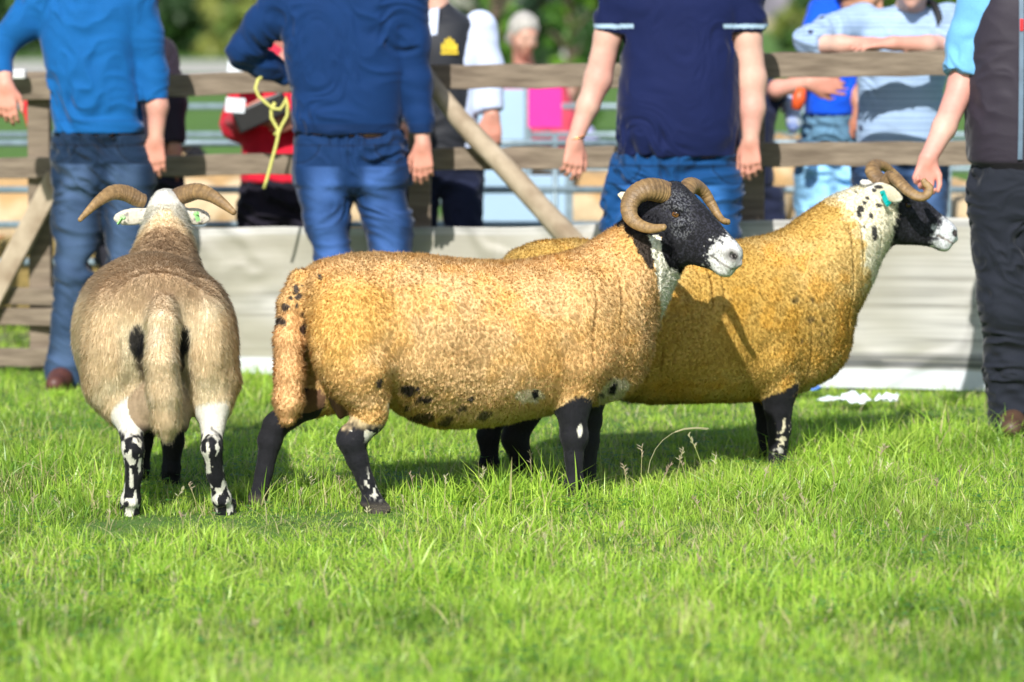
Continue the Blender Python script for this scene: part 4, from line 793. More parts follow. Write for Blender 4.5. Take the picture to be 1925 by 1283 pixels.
hlR = hornpts(fl, [(318, 377, YL + .01, .024), (330, 372, YL - .0, .029), (348, 366, YL - .02, .030), (372, 361, YL - .05, .0265), (398, 369, YL - .09, .022), (420, 384, YL - .12, .0165), (442, 402, YL - .15, .009)])
def colL(V, N, ww, hp, disp):
    n = len(V); q = V + (np.stack([vn(V * 35, k) for k in (50, 51, 52)], 1) - .5) * .03; a = fbm(V * 6, 3, 261)
    t = mixc(np.tile([.78, .62, .40], (n, 1)), (.84, .73, .52), sstep(.42, .6, a)); t = mixc(t, (.66, .49, .28), sstep(.52, .7, fbm(V * np.array([12, 12, 5]), 3, 262)) * .45)
    top = sstep(.565, .665, q[:, 2] + .05 * (a - .5) - .05 * np.clip(-.35 - V[:, 0], 0, 1)) * (V[:, 0] < .45); t = mixc(t, (.38, .25, .14), top * .8)
    t = mixc(t, (.20, .13, .075), blob(q, (.40, 0, .70), (.10, .055, .07), 4) * .75)
    for c_, r_ in ((W3(259, 640, 11.17), (.14, .025, .046)), (W3(268, 668, 11.17), (.14, .016, .05)), (W3(345, 638, 11.17), (.14, .022, .040)), (W3(340, 664, 11.17), (.14, .014, .06))): t = mixc(t, BLACK * 1.6, blob(V * .7 + q * .3, c_, r_) * (np.abs(V[:, 1] - W3(306, 650, 11.1)[1]) > .03) * .96)
    t = mixc(t, (.16, .12, .075), (blob(q, W3(272, 700, 11.2), (.10, .02, .05), 4) + blob(q, W3(345, 700, 11.2), (.10, .025, .05), 4)).clip(0, 1) * .6 * (vn(V * 60, 12) > .4))
    isT = blob(V, W3(307, 690, 11.05), (.07, .055, .25)); t = mixc(t, (.74, .58, .38), isT * .5); t = mixc(t, (.84, .72, .56), isT * sstep(.5, .7, vn(V * np.array([40, 40, 16]), 14)) * .6)
    k = vn(V * np.array([85, 85, 42]), 271) * .75 + .25 * vn(V * np.array([40, 40, 20]), 272); z = V[:, 2]; leg = np.where((k > .56)[:, None], WHITE * .95, BLACK)
    leg = mixc(leg, WHITE * .9, sstep(.222, .25, z + .09 * (k - .5))); leg = np.where((V[:, 0] > 0)[:, None], BLACK, leg)
    ud = (np.abs(V[:, 1] + .0) < .115) & (z > .2) & (V[:, 0] < -.2) & (V[:, 0] > -.62); udc = mixc(np.tile([.36, .27, .17], (n, 1)), (.10, .07, .06), sstep(.275, .245, z))
    isud = ud & (np.minimum(np.linalg.norm((V - udL[0][0]) / np.array([.11, .062, .082]), axis=1), np.linalg.norm((V - udL[1][0]) / np.array([.11, .062, .082]), axis=1)) < 1.12); leg = np.where(isud[:, None], udc * .85, leg)
    hx, hy, hz = hp.T; face = np.tile([.72, .70, .63], (n, 1)); face = mixc(face, BLACK, sstep(.05, .07, hx + (vn(V * 90, 3) - .5) * .02)); face = mixc(face, BLACK, (blob(hp, (.035, -.045, .075), (.04, .024, .035)) + blob(hp, (.035, .045, .075), (.04, .024, .035))).clip(0, 1))
    ear = (np.abs(hy) > .085); face = mixc(face, (.66, .60, .48), ear * .8); face = mixc(face, BLACK * 4, ear * (vn(V * 130, 5) > .74) * .6)
    wl = mixc(t, (.68, .65, .55), sstep(.832, .856, V[:, 2] + (vn(V * 50, 9) - .5) * .02 + np.clip(np.abs(hy) - .015, 0, .07) * .95) * (V[:, 0] > .42))
    hd = (V[:, 2] > .55) & (V[:, 0] > .4); bare = np.where(hd[:, None], face, leg); return mixc(bare, wl, sstep(.25, .6, ww + (vn(V * 200, 90) - .5) * .4))
def smoothw(V, N, ww):
    d = (fbm(V * np.array([26, 26, 14]), 3, 5) - .5) * .010 + (fbm(V * 70, 2, 6) - .5) * .005; return d, V
combL = lambda p, nn: np.stack([-.3 * np.ones(len(p)), (p[:, 1]) * .6, -.9 + 0 * p[:, 2]], 1)
make_sheep('sheep', 'beige smooth coated sheep seen from behind at the left, tail hanging, horns spread wide', fl, bodyL, neckL, thL, legsL, tailL, udL, HL, RL, .86,
           [((.03, .055, -.012), (.03, .190, -.03), (-.74, 0, .67), .028), ((.03, -.055, -.012), (.03, -.160, -.03), (-.74, 0, .67), .028)],
           [(hlL[0], hlL[1], dict(seed=5)), (hlR[0], hlR[1], dict(seed=6, dark=.15))], colL, smoothw, hair=(260000, .018, .0007, combL),
           tags_=[(W3(231, 409, YL - .05), W3(222, 422, YL - .05) - W3(231, 409, YL - .05), GREEN, .028), (W3(369, 402, YL - .05), W3(373, 416, YL - .05) - W3(369, 402, YL - .05), GREEN, .026)])

# --- sheep standing in the pens behind, a simpler shared pair of meshes
def pen_sheep():
    f = Field((-.6, -.28, -.02), (.85, .28, .9), .011, 2)
    f.add(loft(0, [(-.46, 0, .06, .48, .08), (-.40, 0, .15, .48, .17), (-.2, 0, .2, .475, .2), (.1, 0, .2, .47, .2), (.3, 0, .17, .49, .18), (.4, 0, .08, .5, .1)]), .03); f.chain([((.28, 0, .52), .13), ((.42, 0, .64), .09), ((.48, 0, .70), .07)], .05)
    for x in (-.33, .27):
        for y in (-.11, .11): f.chain([((x, y, .4), .07), ((x, y, .25), .04), ((x - .01, y, .12), .026), ((x, y, 0), .03)], .02, 1)
    H = np.array([.5, 0, .73]); R = rotm(0, .5); head_prims(f, H, R, 1, .95)
    for sd in (-1, 1): f.add(ell(H + R @ np.array([-.02, sd * .11, .03]), (.02, .06, .02), R), .01, 'u', 1)
    V, F = f.mesh(.02); N = normals(V, F); ww = sstep(0, .01, f.sample(1, V) - f.sample(0, V)); V = V + N * ((fbm(V * 18, 2) - .5) * .02 * ww)[:, None]
    c = mixc(np.tile(BLACK, (len(V), 1)), mixc(np.tile([.46, .29, .13], (len(V), 1)), (.60, .46, .28), sstep(.4, .6, fbm(V * 6, 2, 4))), ww); return V, F, c
pv, pf, pc = pen_sheep(); first = None
for k, (px, Y, rz, lb) in enumerate(((420, 18.6, .25, 'tan penned sheep between the two men in blue jumpers'), (20, 18.5, 2.9, 'tan penned sheep behind the left end of the fence'), (1100, 18.9, 3.3, 'tan penned sheep behind the hand of the man in the navy polo shirt'), (1810, 17.9, 1.9, 'tan penned sheep right of the mustard sheep face'), (620, 19.0, .1, 'tan penned sheep hidden behind the navy jumper and jeans'), (1330, 18.8, .4, 'tan penned sheep behind the man in the navy polo shirt'), (160, 18.9, .2, 'tan penned sheep behind the jeans of the man at left'), (1500, 19.2, 2.8, 'tan penned sheep beneath the blue polo shirt'))):
    if first is None:
        r0 = empty('penned_sheep', (0, 0, 0)); first = [npmesh('body', pv, pf, mat('sheep_coat', attr=True), r0, col=pc)]
        for sd in (-1, 1):
            a = np.array([.50, sd * .04, .80]); b_ = MB(); b_.tube([a, a + (-.06, sd * .06, .03), a + (-.08, sd * .13, -.02), a + (-.02, sd * .16, -.07), a + (.05, sd * .15, -.06)], [.03, .028, .022, .015, .006], 10); first.append(b_.build('horn', mat('plain_horn', (.36, .24, .11), rough=.4), r0, smooth=True))
        rr = r0
    else:
        rr = r0.copy(); COL.objects.link(rr)
        for ch in first: c = ch.copy(); COL.objects.link(c); c.parent = rr
    rr.location = (wx(px, Y), Y, 0); rr.rotation_euler = (0, 0, rz); tag(rr, lb, 'sheep', 'sheep standing in the pens')

# ------------------------------------------------------------ people
SKIN = mat('skin', attr=True, rough=.5, vs=60, var=.05, spec=.3)
def hand_into(f, wr, d, n, thumb, curl=.35, s=1.0, spread=.0, k=.004, lay=0):
    """palm and five fingers; d towards the fingertips, n the way the palm faces, thumb = side of the thumb"""
    d = np.asarray(d, float); d /= np.linalg.norm(d); n = np.asarray(n, float); n = n - d * (n @ d); n /= np.linalg.norm(n); t = np.cross(n, d); t = t * (1 if t @ np.asarray(thumb, float) > 0 else -1)
    K = []
    for j, (off, ln) in enumerate(((.031, .072), (.0105, .081), (-.0105, .075), (-.030, .058))):
        kn = wr + (d * (.088 - .004 * abs(j - 1)) + t * off) * s; K.append(kn)
        f.add(cone(wr + (t * off * .55 + d * .01) * s, kn, .0155 * s, .0115 * s), .012, 'u', lay)
    for j, (off, ln) in enumerate(((.031, .072), (.0105, .081), (-.0105, .075), (-.030, .058))):
        c = curl * (1 + .22 * j); q = K[j]; ang = c * .55; r = (.0098, .0090, .0082, .0074); lat = t * (off * (2.2 * spread + .6))
        for m_, (fr_, ri) in enumerate(zip((.46, .30, .24), (0, 1, 2))):
            dd = d * math.cos(ang) + n * math.sin(ang) + lat; dd /= np.linalg.norm(dd); e = q + dd * ln * fr_ * s
            f.add(cone(q, e, r[ri] * s * (.9 if j == 3 else 1), r[ri + 1] * s * (.9 if j == 3 else 1)), k, 'u', lay); q = e; ang += c * .8
    a = wr + (d * .015 + t * .020) * s; b = wr + (d * .050 + t * .047 + n * .012) * s; c_ = wr + (d * .082 + t * .055 + n * .018) * s; e = wr + (d * .106 + t * .053 + n * .022) * s
    f.add(cone(a, b, .0165 * s, .0125 * s), .012, 'u', lay); f.add(cone(b, c_, .0118 * s, .0098 * s), k, 'u', lay); f.add(cone(c_, e, .0098 * s, .0078 * s), k, 'u', lay)
def head_into(f, c, face, up=(0, 0, 1), s=1.0, neck=None):
    A = axes(face, up); T = lambda p: c + A @ (np.array(p) * s)     # x to the face, y to its left, z up; c = middle of the head
    f.add(ell(T((-.012, 0, .022)), np.array([.096, .077, .094]) * s, A), .02); f.add(ell(T((.022, 0, -.045)), np.array([.066, .058, .068]) * s, A), .03)
    f.add(cone(T((.055, 0, -.100)), T((.06, 0, -.095)), .022 * s, .022 * s), .02)
    f.add(cone(T((.088, 0, .012)), T((.106, 0, -.022)), .009 * s, .0145 * s), .012)
    for sd in (-1, 1):
        f.add(ell(T((.092, sd * .032, .010)), np.array([.018, .017, .012]) * s, A), .012, 'c'); f.add(ell(T((.080, sd * .032, .008)), np.array([.0135, .0135, .0125]) * s, A), .004)
        f.add(ell(T((.083, sd * .030, .030)), np.array([.012, .022, .007]) * s, A), .010); f.add(ell(T((-.005, sd * .079, -.003)), np.array([.018, .008, .031]) * s, A), .008)
        f.add(ell(T((.062, sd * .040, -.030)), np.array([.026, .022, .02]) * s, A), .02)
    f.add(ell(T((.083, 0, -.054)), np.array([.013, .024, .0065]) * s, A), .006); f.add(ell(T((.081, 0, -.066)), np.array([.013, .020, .007]) * s, A), .006)
    f.add(cone(T((.098, -.022, -.0598)), T((.098, .022, -.0598)), .002, .002), .003, 'c')
    if neck is not None: f.add(cone(T((-.02, 0, -.06)), neck, .054 * s, .064 * s), .03)
    return T, A
def wrinkle(V, N, amp, sc=(9, 9, 22), seed=0, tw=.0):
    q = V * np.array(sc) + (vn(V * 6, seed)[:, None] - .5) * 3.5; q[:, 2] += V[:, 0] * tw
    r = 1 - np.abs(2 * fbm(q, 2, seed + 3) - 1) * 2.0; m = .25 + sstep(.35, .7, fbm(V * 4.5, 2, seed + 9))
    return V + N * ((r - .5) * amp * m + (fbm(V * np.array([4, 4, 5]), 2, seed + 21) - .5) * amp * 1.2)[:, None]
def cloth(name, f, root, color, amp=.006, seed=0, sc=(6, 6, 14), tw=5, rough=.85, matname='cloth', colfn=None, hold=None, k=.02):
    V, F = f.mesh(k); V = relax(V.astype(float), F, 1, .5); N = normals(V, F); V2 = wrinkle(V, N, amp, sc, seed, tw)
    c = np.tile(np.asarray(color, float), (len(V), 1)) * (.92 + .16 * fbm(V * 14, 2, seed)[:, None])
    if colfn: c = colfn(V, c, N)
    return npmesh(name, V2, F, mat(matname, attr=True, rough=rough, vs=180, var=.07, sheen=.15, bump=.25, bs=500, bdist=.002, spec=.25), root, col=c)
def person(label, px0, Y0, torso, hem, head=None, face=(0, -1, 0), arms=(), sleeves=(), hands=(), legs=(), hips=(), top=(.1, .2, .5), topname='jumper', legcol=(.03, .08, .2), trname='jeans', skin=(.62, .36, .27), hair=(.10, .06, .03), hairlen=.0, shoes=None, h=.006, amp=.007, topfn=None, legfn=None, cuff=None, group=None, collar=None, topmat='knit', seed=0, hs=1.0, extra_top=None, band=None, legtop=None, nleg=2.2):
    o = np.array([wx(px0, Y0), Y0, 0.]); root = empty('person', o); tag(root, label, 'person', group)
    Q = lambda px, py, dY=0.: P(px, py, Y0 + dY) - o
    st = []
    for py, xl, xr, hd in sorted(torso, key=lambda r: -r[0]):
        a, b = Q(xl, py), Q(xr, py); st.append((a[2], (a[0] + b[0]) / 2, (b[0] - a[0]) / 2, 0, hd))
    lo = np.array([-.62, -.75, -.03]); hi = np.array([.62, .45, 2.02]); arm3 = [[(Q(x, y, d), r) for x, y, d, r in a] for a in arms]
    pts = np.array([p for a in arm3 for p, _ in a] + [[s[1] + s[2], s[4], 0] for s in st] + [[s[1] - s[2], -s[4], 0] for s in st]); mn, mx = pts.min(0) - .2, pts.max(0) + .2
    lo = np.array([mn[0], min(mn[1], -.24), -.02]); hi = np.array([mx[0], max(mx[1], .24), st[-1][0] + (.42 if head is not None else .1)])
    leg3 = [[(Q(x, y, d), r) for x, y, d, r in l] for l in legs]
    # body: one continuous skin surface
    f = Field(lo, hi, h); f.add(loft(2, [(a, b, max(c - .034, .02), d, max(e - .034, .02)) for a, b, c, d, e in st], 2.3), .03)
    for a in arm3: f.chain([(p, r) for p, r in a], .02)
    for l in leg3: f.chain([(p, r * .6) for p, r in l], .03)
    for wi, d, n, th, cu, sp in hands: f.add(cone(arm3[wi][-1][0], arm3[wi][-1][0] + np.asarray(d) / np.linalg.norm(d) * .02, .026, .024), .012); hand_into(f, arm3[wi][-1][0], d, n, th, cu, 1.0 if h < .007 else 1.05, sp)
    if head is not None:
        hc = Q(*head); T, A = head_into(f, hc, face, s=hs, neck=np.array([st[-1][1], 0, st[-1][0] - .02]))
    V, F = f.mesh(); V = relax(V.astype(float), F, 1, .4)
    c = np.tile(np.asarray(skin, float), (len(V), 1)) * (.86 + .28 * fbm(V * 16, 3)[:, None]); c = c * (1 - np.array([.0, .16, .14]) * sstep(.45, .7, fbm(V * 9, 2, 5))[:, None])
    for wi, *_ in hands: c = mixc(c, np.asarray(skin) * (1.0, .72, .68), sstep(.16, .05, np.linalg.norm(V - (arm3[wi][-1][0] + np.asarray(_[0]) * .1), axis=1)) * .8)
    if head is not None:
        hp = (V - hc) @ A / hs; c = mixc(c, np.asarray(skin) * (.95, .55, .52), blob(hp, (.088, 0, -.060), (.02, .026, .012)) * .8)
        for sd in (-1, 1):
            c = mixc(c, (.75, .72, .68), blob(hp, (.094, sd * .032, .008), (.012, .012, .005))); c = mixc(c, (.03, .025, .02), blob(hp, (.094, sd * .032, .008), (.012, .0055, .0055))); c = mixc(c, np.asarray(hair) * .8, blob(hp, (.094, sd * .031, .031), (.02, .019, .004)) * .8)
    npmesh('body', V, F, SKIN, root, col=c)
    if head is not None:
        f = Field(hc - .2, hc + .2, max(h, .006)); f.add(ell(T((-.018, 0, .030)), np.array([.104, .086, .100]) * hs, A), .02)
        f.cut(T((.055, 0, .045)), A @ np.array([1, 0, -.75])); f.add(ell(T((-.055, 0, -.01 - hairlen)), np.array([.065, .082, .075]) * hs, A), .02); f.cut(T((.03, 0, -.045 - hairlen)), A @ np.array([.45, 0, -1]))
        V, F = f.mesh(); N = normals(V.astype(float), F); V = V + N * ((fbm(V * np.array([60, 60, 30]), 2, 3) - .4) * .016)[:, None]; npmesh('hair', V, F, mat('hair', attr=True, rough=.6, vs=200, var=.3, bump=.5, bs=200), root, col=np.tile(hair, (len(V), 1)) * (.7 + .6 * vn(V * 90)[:, None]))
    # trousers
    if legs:
        f = Field(lo, (hi[0], hi[1], Q(px0, hem)[2] + .12), h); hz = []
        for py, xl, xr, hd in sorted(hips, key=lambda r: -r[0]): a, b = Q(xl, py), Q(xr, py); hz.append((a[2], (a[0] + b[0]) / 2, (b[0] - a[0]) / 2, 0.005, hd))
        f.add(loft(2, hz, 2.5), .02)
        for l in leg3: f.chain(l, .028)
        f.cut((0, 0, hz[-1][0] - .002), (0, 0, 1))
        def jf(V, c, N):
            fd = np.zeros(len(V))
            for l in leg3:
                for (p, r), (q, _) in zip(l[:-1], l[1:]): fd = np.maximum(fd, sstep(.09, .02, np.abs(V[:, 0] - (p[0] + (q[0] - p[0]) * np.clip((p[2] - V[:, 2]) / max(p[2] - q[2], .01), 0, 1)))) * (V[:, 2] < p[2] + .05) * (V[:, 2] > q[2] - .02))
            if trname == 'jeans': c = mixc(c, c * 2.9 + .035, fd * .85 * (.5 + vn(V * np.array([10, 10, 20]), 5)) * (N[:, 1] < 0)); c = mixc(c, c * .45, sstep(.006, .002, np.abs(V[:, 0] - hz[-1][1] - .004)) * (V[:, 2] > hz[0][0] + .08) * .5)
            if trname == 'jeans':
                for sd in (-1, 1):
                    e = np.sqrt(((V[:, 0] - hz[-1][1] - sd * hz[-1][2] * 1.0) / .095)**2 + ((V[:, 2] - hz[-1][0] + .035) / .075)**2); fr = (N[:, 1] < 0) * (V[:, 2] < hz[-1][0] - .036)
                    c = mixc(c, c * .35, (np.abs(e - 1) < .035) * fr * .8); c = mixc(c, c * 1.5 + .01, (np.abs(e - 1.09) < .03) * fr * .5)
                c = mixc(c, c * .4, (np.abs(V[:, 2] - hz[-1][0] + .040) < .003) * .8); sx = np.abs(np.sin((V[:, 0] - hz[-1][1]) * 24)); c = mixc(c, c * .5, (sx > .985) * (V[:, 2] > hz[-1][0] - .04) * .7)
            return legfn(V, c) if legfn else c
        tr = cloth(trname, f, root, legcol, .026, seed + 3, (9, 9, 20), 7, matname='denim' if trname == 'jeans' else 'twill', colfn=jf)
    # top garment
    zh = Q(px0, hem)[2]; f = Field((lo[0], lo[1], zh - .02), hi, h); f.add(loft(2, st, 2.4), .02)
    for a in sleeves: f.chain([(Q(x, y, d), r) for x, y, d, r in a], .035)
    for a in sleeves:
        p, q = Q(*a[-1][:3]), Q(*a[-2][:3]); dn = (p - q) / np.linalg.norm(p - q)
        X = f.ax[0][:, None, None]; Y_ = f.ax[1][None, :, None]; Z = f.ax[2][None, None, :]; e = p - dn * a[-1][3] * .2
        pl = (X - e[0]) * dn[0] + (Y_ - e[1]) * dn[1] + (Z - e[2]) * dn[2]; dist = np.sqrt((X - p[0])**2 + (Y_ - p[1])**2 + (Z - p[2])**2) - a[-1][3] * 1.5
        f.L[0] = np.where(dist < .0, np.maximum(f.L[0], pl), f.L[0]).astype(np.float32)
    f.cut((0, 0, zh), (0, 0, -1))
    if extra_top: extra_top(f, Q)
    tops = cloth(topname, f, root, top, amp, seed, colfn=(lambda V, c, N: topfn(V, c, Q)) if topfn else None, matname=topmat)
    if shoes:
        for px, py, dx, col_ in shoes:
            a = Q(px, py); a[2] = 0; f = Field(a - (.10, .24, .02), a + (.10, .14, .16), .006); f.chain([(a + (0, .03, .09), .045), (a + (0, .02, .05), .046), (a + (dx * .5, -.08, .04), .042), (a + (dx, -.16, .032), .036)], .03); f.cut((0, 0, .008), (0, 0, -1)); V, F = f.mesh()
            npmesh('shoe', V, F, mat('leather', attr=True, rough=.5, vs=60, bump=.2), root, col=np.tile(col_, (len(V), 1)) * (.6 + .4 * sstep(.02, .03, V[:, 2])[:, None]))
    return root, o, Q, st
def rib(z0, dark=.55, n=0): return lambda V, c, Q: mixc(c, c * dark, sstep(z0, z0 - .01, V[:, 2]) * .5)

# man in the bright blue jumper, left
person('man in bright blue jumper and jeans, one hand resting near the left frame edge', 185, 14.9,
       [(-62, 155, 215, .06), (-42, 100, 262, .09), (0, 78, 275, .115), (60, 74, 264, .128), (130, 84, 262, .128), (190, 96, 266, .128), (226, 100, 272, .128), (250, 102, 270, .118)], 249,
       head=(190, -118, -.02), arms=[[(84, -8, 0, .052), (0, 92, -.02, .045), (10, 160, -.12, .030)], [(264, -8, 0, .052), (288, 130, 0, .045), (296, 200, -.02, .041), (293, 262, -.03, .029)]],
       sleeves=[[(90, -8, 0, .078), (40, 45, -.01, .068), (-6, 92, -.02, .060), (4, 150, -.1, .046)], [(258, -5, 0, .080), (276, 70, 0, .066), (288, 140, 0, .058), (293, 196, -.02, .052)]],
       hands=[(0, (.08, -.2, -1), (.1, 1, 0), (1, 0, 0), .45, .25), (1, (-.02, -.1, -1), (.1, 1, .0), (-1, 0, 0), .35, .4)],
       hips=[(252, 103, 272, .115), (275, 98, 278, .125), (310, 96, 288, .13), (345, 98, 290, .12)], legs=[[(148, 330, 0, .105), (146, 420, -.01, .090), (140, 510, -.03, .078), (130, 600, 0, .073), (122, 690, .02, .070), (122, 712, .02, .068)], [(240, 330, 0, .105), (242, 420, .0, .088), (238, 510, 0, .078), (230, 600, .02, .07), (226, 705, .03, .068)]],
       top=(.003, .098, .31), legcol=(.007, .022, .052), hair=(.14, .08, .04), h=.0052, shoes=[(122, 728, -.02, (.10, .035, .025)), (226, 728, .02, (.10, .035, .025))], amp=.015, topfn=lambda V, c, Q: mixc(c, c * .6, sstep(.006, .0, np.abs(V[:, 2] - Q(0, 226)[2])) * .6), seed=1)
# man in the navy jumper with one hand behind his back
person('man in dark blue jumper and jeans with one hand behind his back holding twine', 655, 14.8,
       [(-62, 620, 690, .06), (-42, 560, 755, .095), (0, 528, 782, .12), (60, 530, 772, .132), (130, 540, 764, .132), (190, 548, 757, .13), (228, 553, 754, .128), (252, 556, 752, .118)], 250,
       head=(655, -120, -.02), arms=[[(535, -5, .0, .052), (457, 92, .06, .044), (545, 145, .17, .030)], [(770, -5, 0, .052), (784, 150, .0, .044), (795, 272, -.04, .029)]],
       sleeves=[[(540, -5, 0, .080), (492, 50, .03, .068), (458, 95, .06, .060), (500, 124, .12, .05), (545, 145, .17, .044)], [(765, -5, 0, .082), (776, 80, 0, .068), (783, 155, 0, .060), (792, 225, -.02, .048), (795, 272, -.04, .041)]],
       hands=[(0, (.9, .2, -.3), (0, 1, .2), (0, 0, 1), .6, .0), (1, (.0, -.1, -1), (.1, 1, 0), (-1, 0, 0), .45, .35)],
       hips=[(252, 557, 752, .115), (275, 555, 757, .125), (310, 553, 766, .13), (345, 556, 770, .12)], legs=[[(610, 335, 0, .112), (614, 420, -.01, .088), (628, 500, -.02, .078), (634, 600, 0, .07), (636, 705, .02, .066)], [(712, 335, 0, .112), (728, 420, 0, .092), (738, 500, -.01, .08), (745, 600, .01, .072), (750, 705, .02, .068)]],
       top=(.002, .027, .11), legcol=(.003, .026, .095), hair=(.05, .03, .02), h=.0052, shoes=[(636, 728, -.02, (.05, .03, .02)), (750, 728, .02, (.05, .03, .02))], amp=.015, topfn=lambda V, c, Q: mixc(c, c * .45, sstep(Q(0, 236)[2], Q(0, 244)[2], V[:, 2]) * 0 + (V[:, 2] < Q(0, 231)[2]) * .5), seed=2)
# man in the navy polo shirt
def polo(V, c, Q):
    for x in (1146, 1400):
        z = Q(x, 50)[2]; m = (np.abs(V[:, 0] - Q(x, 50)[0]) < .085) & (np.abs(V[:, 2] - z) < .008); c = mixc(c, (.45, .62, .80), m * 1.)
    return c
rC = person('heavy set man in navy polo shirt and blue jeans with both arms hanging', 1275, 14.5,
       [(-66, 1230, 1320, .07), (-44, 1180, 1375, .10), (-5, 1150, 1402, .135), (60, 1166, 1388, .15), (130, 1166, 1390, .168), (190, 1160, 1392, .18), (240, 1160, 1390, .178), (278, 1163, 1383, .165), (292, 1166, 1380, .155)], 290,
       head=(1275, -128, -.02), arms=[[(1158, -8, 0, .056), (1142, 70, 0, .050), (1124, 150, .0, .052), (1105, 200, -.02, .042), (1080, 266, -.04, .029)], [(1400, -8, 0, .056), (1404, 70, 0, .056), (1411, 150, 0, .060), (1414, 205, -.02, .048), (1411, 264, -.04, .031)]],
       sleeves=[[(1165, -8, 0, .088), (1152, 35, 0, .064), (1147, 66, 0, .058)], [(1396, -8, 0, .09), (1400, 35, 0, .074), (1402, 66, 0, .068)]],
       hands=[(0, (-.06, -.12, -1), (-.35, 1, 0), (1, 0, 0), .55, .5), (1, (-.0, -.1, -1), (.25, 1, 0), (-1, 0, 0), .5, .6)],
       hips=[(290, 1155, 1385, .145), (315, 1145, 1387, .15), (350, 1137, 1390, .15), (385, 1132, 1390, .135)], legs=[[(1200, 370, 0, .13), (1192, 440, 0, .115), (1190, 540, 0, .088), (1192, 620, 0, .08), (1195, 718, .02, .076)], [(1330, 370, 0, .125), (1334, 440, 0, .108), (1338, 540, -.0, .086), (1342, 620, .0, .08), (1348, 718, .02, .076)]],
       top=(.004, .010, .060), legcol=(.003, .052, .17), topname='polo_shirt', topmat='pique', hair=(.12, .07, .04), h=.0052, shoes=[(1195, 742, -.03, (.06, .08, .16)), (1352, 742, .03, (.07, .04, .03))], amp=.016, topfn=polo, skin=(.66, .40, .31), seed=3)
b = MB(); wq = rC[2](1084, 258, -.04); ang = np.linspace(0, 2 * math.pi, 21); b.tube([wq + np.array([.033 * math.cos(a), .031 * math.sin(a), -.004 + .01 * math.cos(a)]) for a in ang], .0028, 6, cap=False)
b.build('bracelet', mat('gold', (.8, .45, .15), rough=.3, metal=.9), rC[0], smooth=True)
# man in the dark gilet at the right, holding the rear sheep
def gil(f, Q): pass
def gilet_col(V, c, Q):              # pale blue shirt sleeves, charcoal body panels
    sl_ = (V[:, 0] < Q(1822, 60)[0] - .002 + .0 * V[:, 0]); return c
rD = person('man in charcoal gilet and black trousers holding the mustard sheep behind its horns', 1935, 13.35,
       [(-70, 1885, 1990, .07), (-48, 1840, 2035, .10), (-5, 1828, 2055, .135), (60, 1826, 2058, .15), (150, 1826, 2060, .155), (250, 1830, 2058, .152), (292, 1832, 2055, .142)], 292,
       head=(1938, -138, -.02), arms=[[(1845, -8, 0, .056), (1808, 160, -.02, .048), (1775, 240, -.10, .040), (1745, 298, -.16, .031)], [(2040, -8, 0, .056), (2062, 160, 0, .046), (2060, 290, -.05, .030)]],
       sleeves=[[(1850, -8, 0, .086), (1826, 80, 0, .077), (1806, 150, -.03, .068)], [(2030, -8, 0, .086), (2052, 80, 0, .074), (2060, 150, 0, .066)]],
       hands=[(0, (-.25, -.25, -1), (.2, -1, 0), (1, 0, .1), .95, .0), (1, (0, -.1, -1), (0, 1, 0), (-1, 0, 0), .4, .05)],
       hips=[(296, 1830, 2052, .135), (330, 1822, 2056, .145), (370, 1820, 2060, .145), (400, 1822, 2060, .13)], legs=[[(1884, 380, 0, .125), (1888, 470, 0, .105), (1896, 580, -.01, .092), (1902, 690, .02, .088), (1904, 785, .03, .085)], [(1998, 380, 0, .125), (2004, 470, 0, .105), (2010, 580, 0, .09), (2014, 690, .02, .085), (2016, 785, .03, .082)]],
       top=(.16, .42, .72), topname='shirt', topmat='shirting', legcol=(.014, .017, .026), trname='trousers', hair=(.08, .05, .03), h=.0052, shoes=[(1906, 806, -.03, (.09, .05, .03)), (2018, 806, .03, (.09, .05, .03))], amp=.012, skin=(.66, .38, .30), seed=4)
def gilet(R_, rows, zt, col, col2, seed, h=.006, zipx=None, name='gilet'):
    root, o, Q, st = R_; f = Field((-.4, -.3, Q(0, rows[-1][0])[2] - .05), (.4, .3, st[-1][0] + .1), h); s2 = []
    for py, xl, xr, hd in sorted(rows, key=lambda r: -r[0]): a, b = Q(xl, py), Q(xr, py); s2.append((a[2], (a[0] + b[0]) / 2, (b[0] - a[0]) / 2, 0, hd))
    f.add(loft(2, s2, 2.5), .02)
    def cf(V, c, N): return mixc(c, col2, (V[:, 2] > zt) * .6)
    g = cloth(name, f, root, col, .007, seed, (9, 9, 16), colfn=cf, matname='softshell', rough=.6)
    if zipx is not None:
        zs = np.linspace(s2[0][0] + .01, s2[-1][0] - .01, 30); b = MB(); hd = np.interp(zs, [s[0] for s in s2], [s[4] for s in s2])
        for k_ in range(29): b.beam((zipx, -hd[k_] - .006, zs[k_]), (zipx, -hd[k_ + 1] - .006, zs[k_ + 1] + .001), .016, .006, (0, 1, 0))
        b.build('zip', mat('zip_tape', (.12, .18, .25), rough=.5), g)
        q = Q(1906, 42, 0); b = MB(); b.box((zipx - .006, -hd[22] - .022, q[2] - .03), (zipx + .006, -hd[22] - .012, q[2] + .012)); b.build('zip_pull', mat('red_rubber', (.7, .02, .03)), g, bevel=.002)
    return g
QD = rD[2]
gilet(rD, [(-76, 1880, 1990, .075), (-52, 1845, 2030, .11), (-5, 1832, 2048, .145), (60, 1818, 2060, .16), (150, 1814, 2064, .168), (250, 1816, 2064, .166), (302, 1820, 2062, .158)], 9, (.030, .024, .036), (.03, .03, .04), 31, zipx=QD(1908, 100)[0])

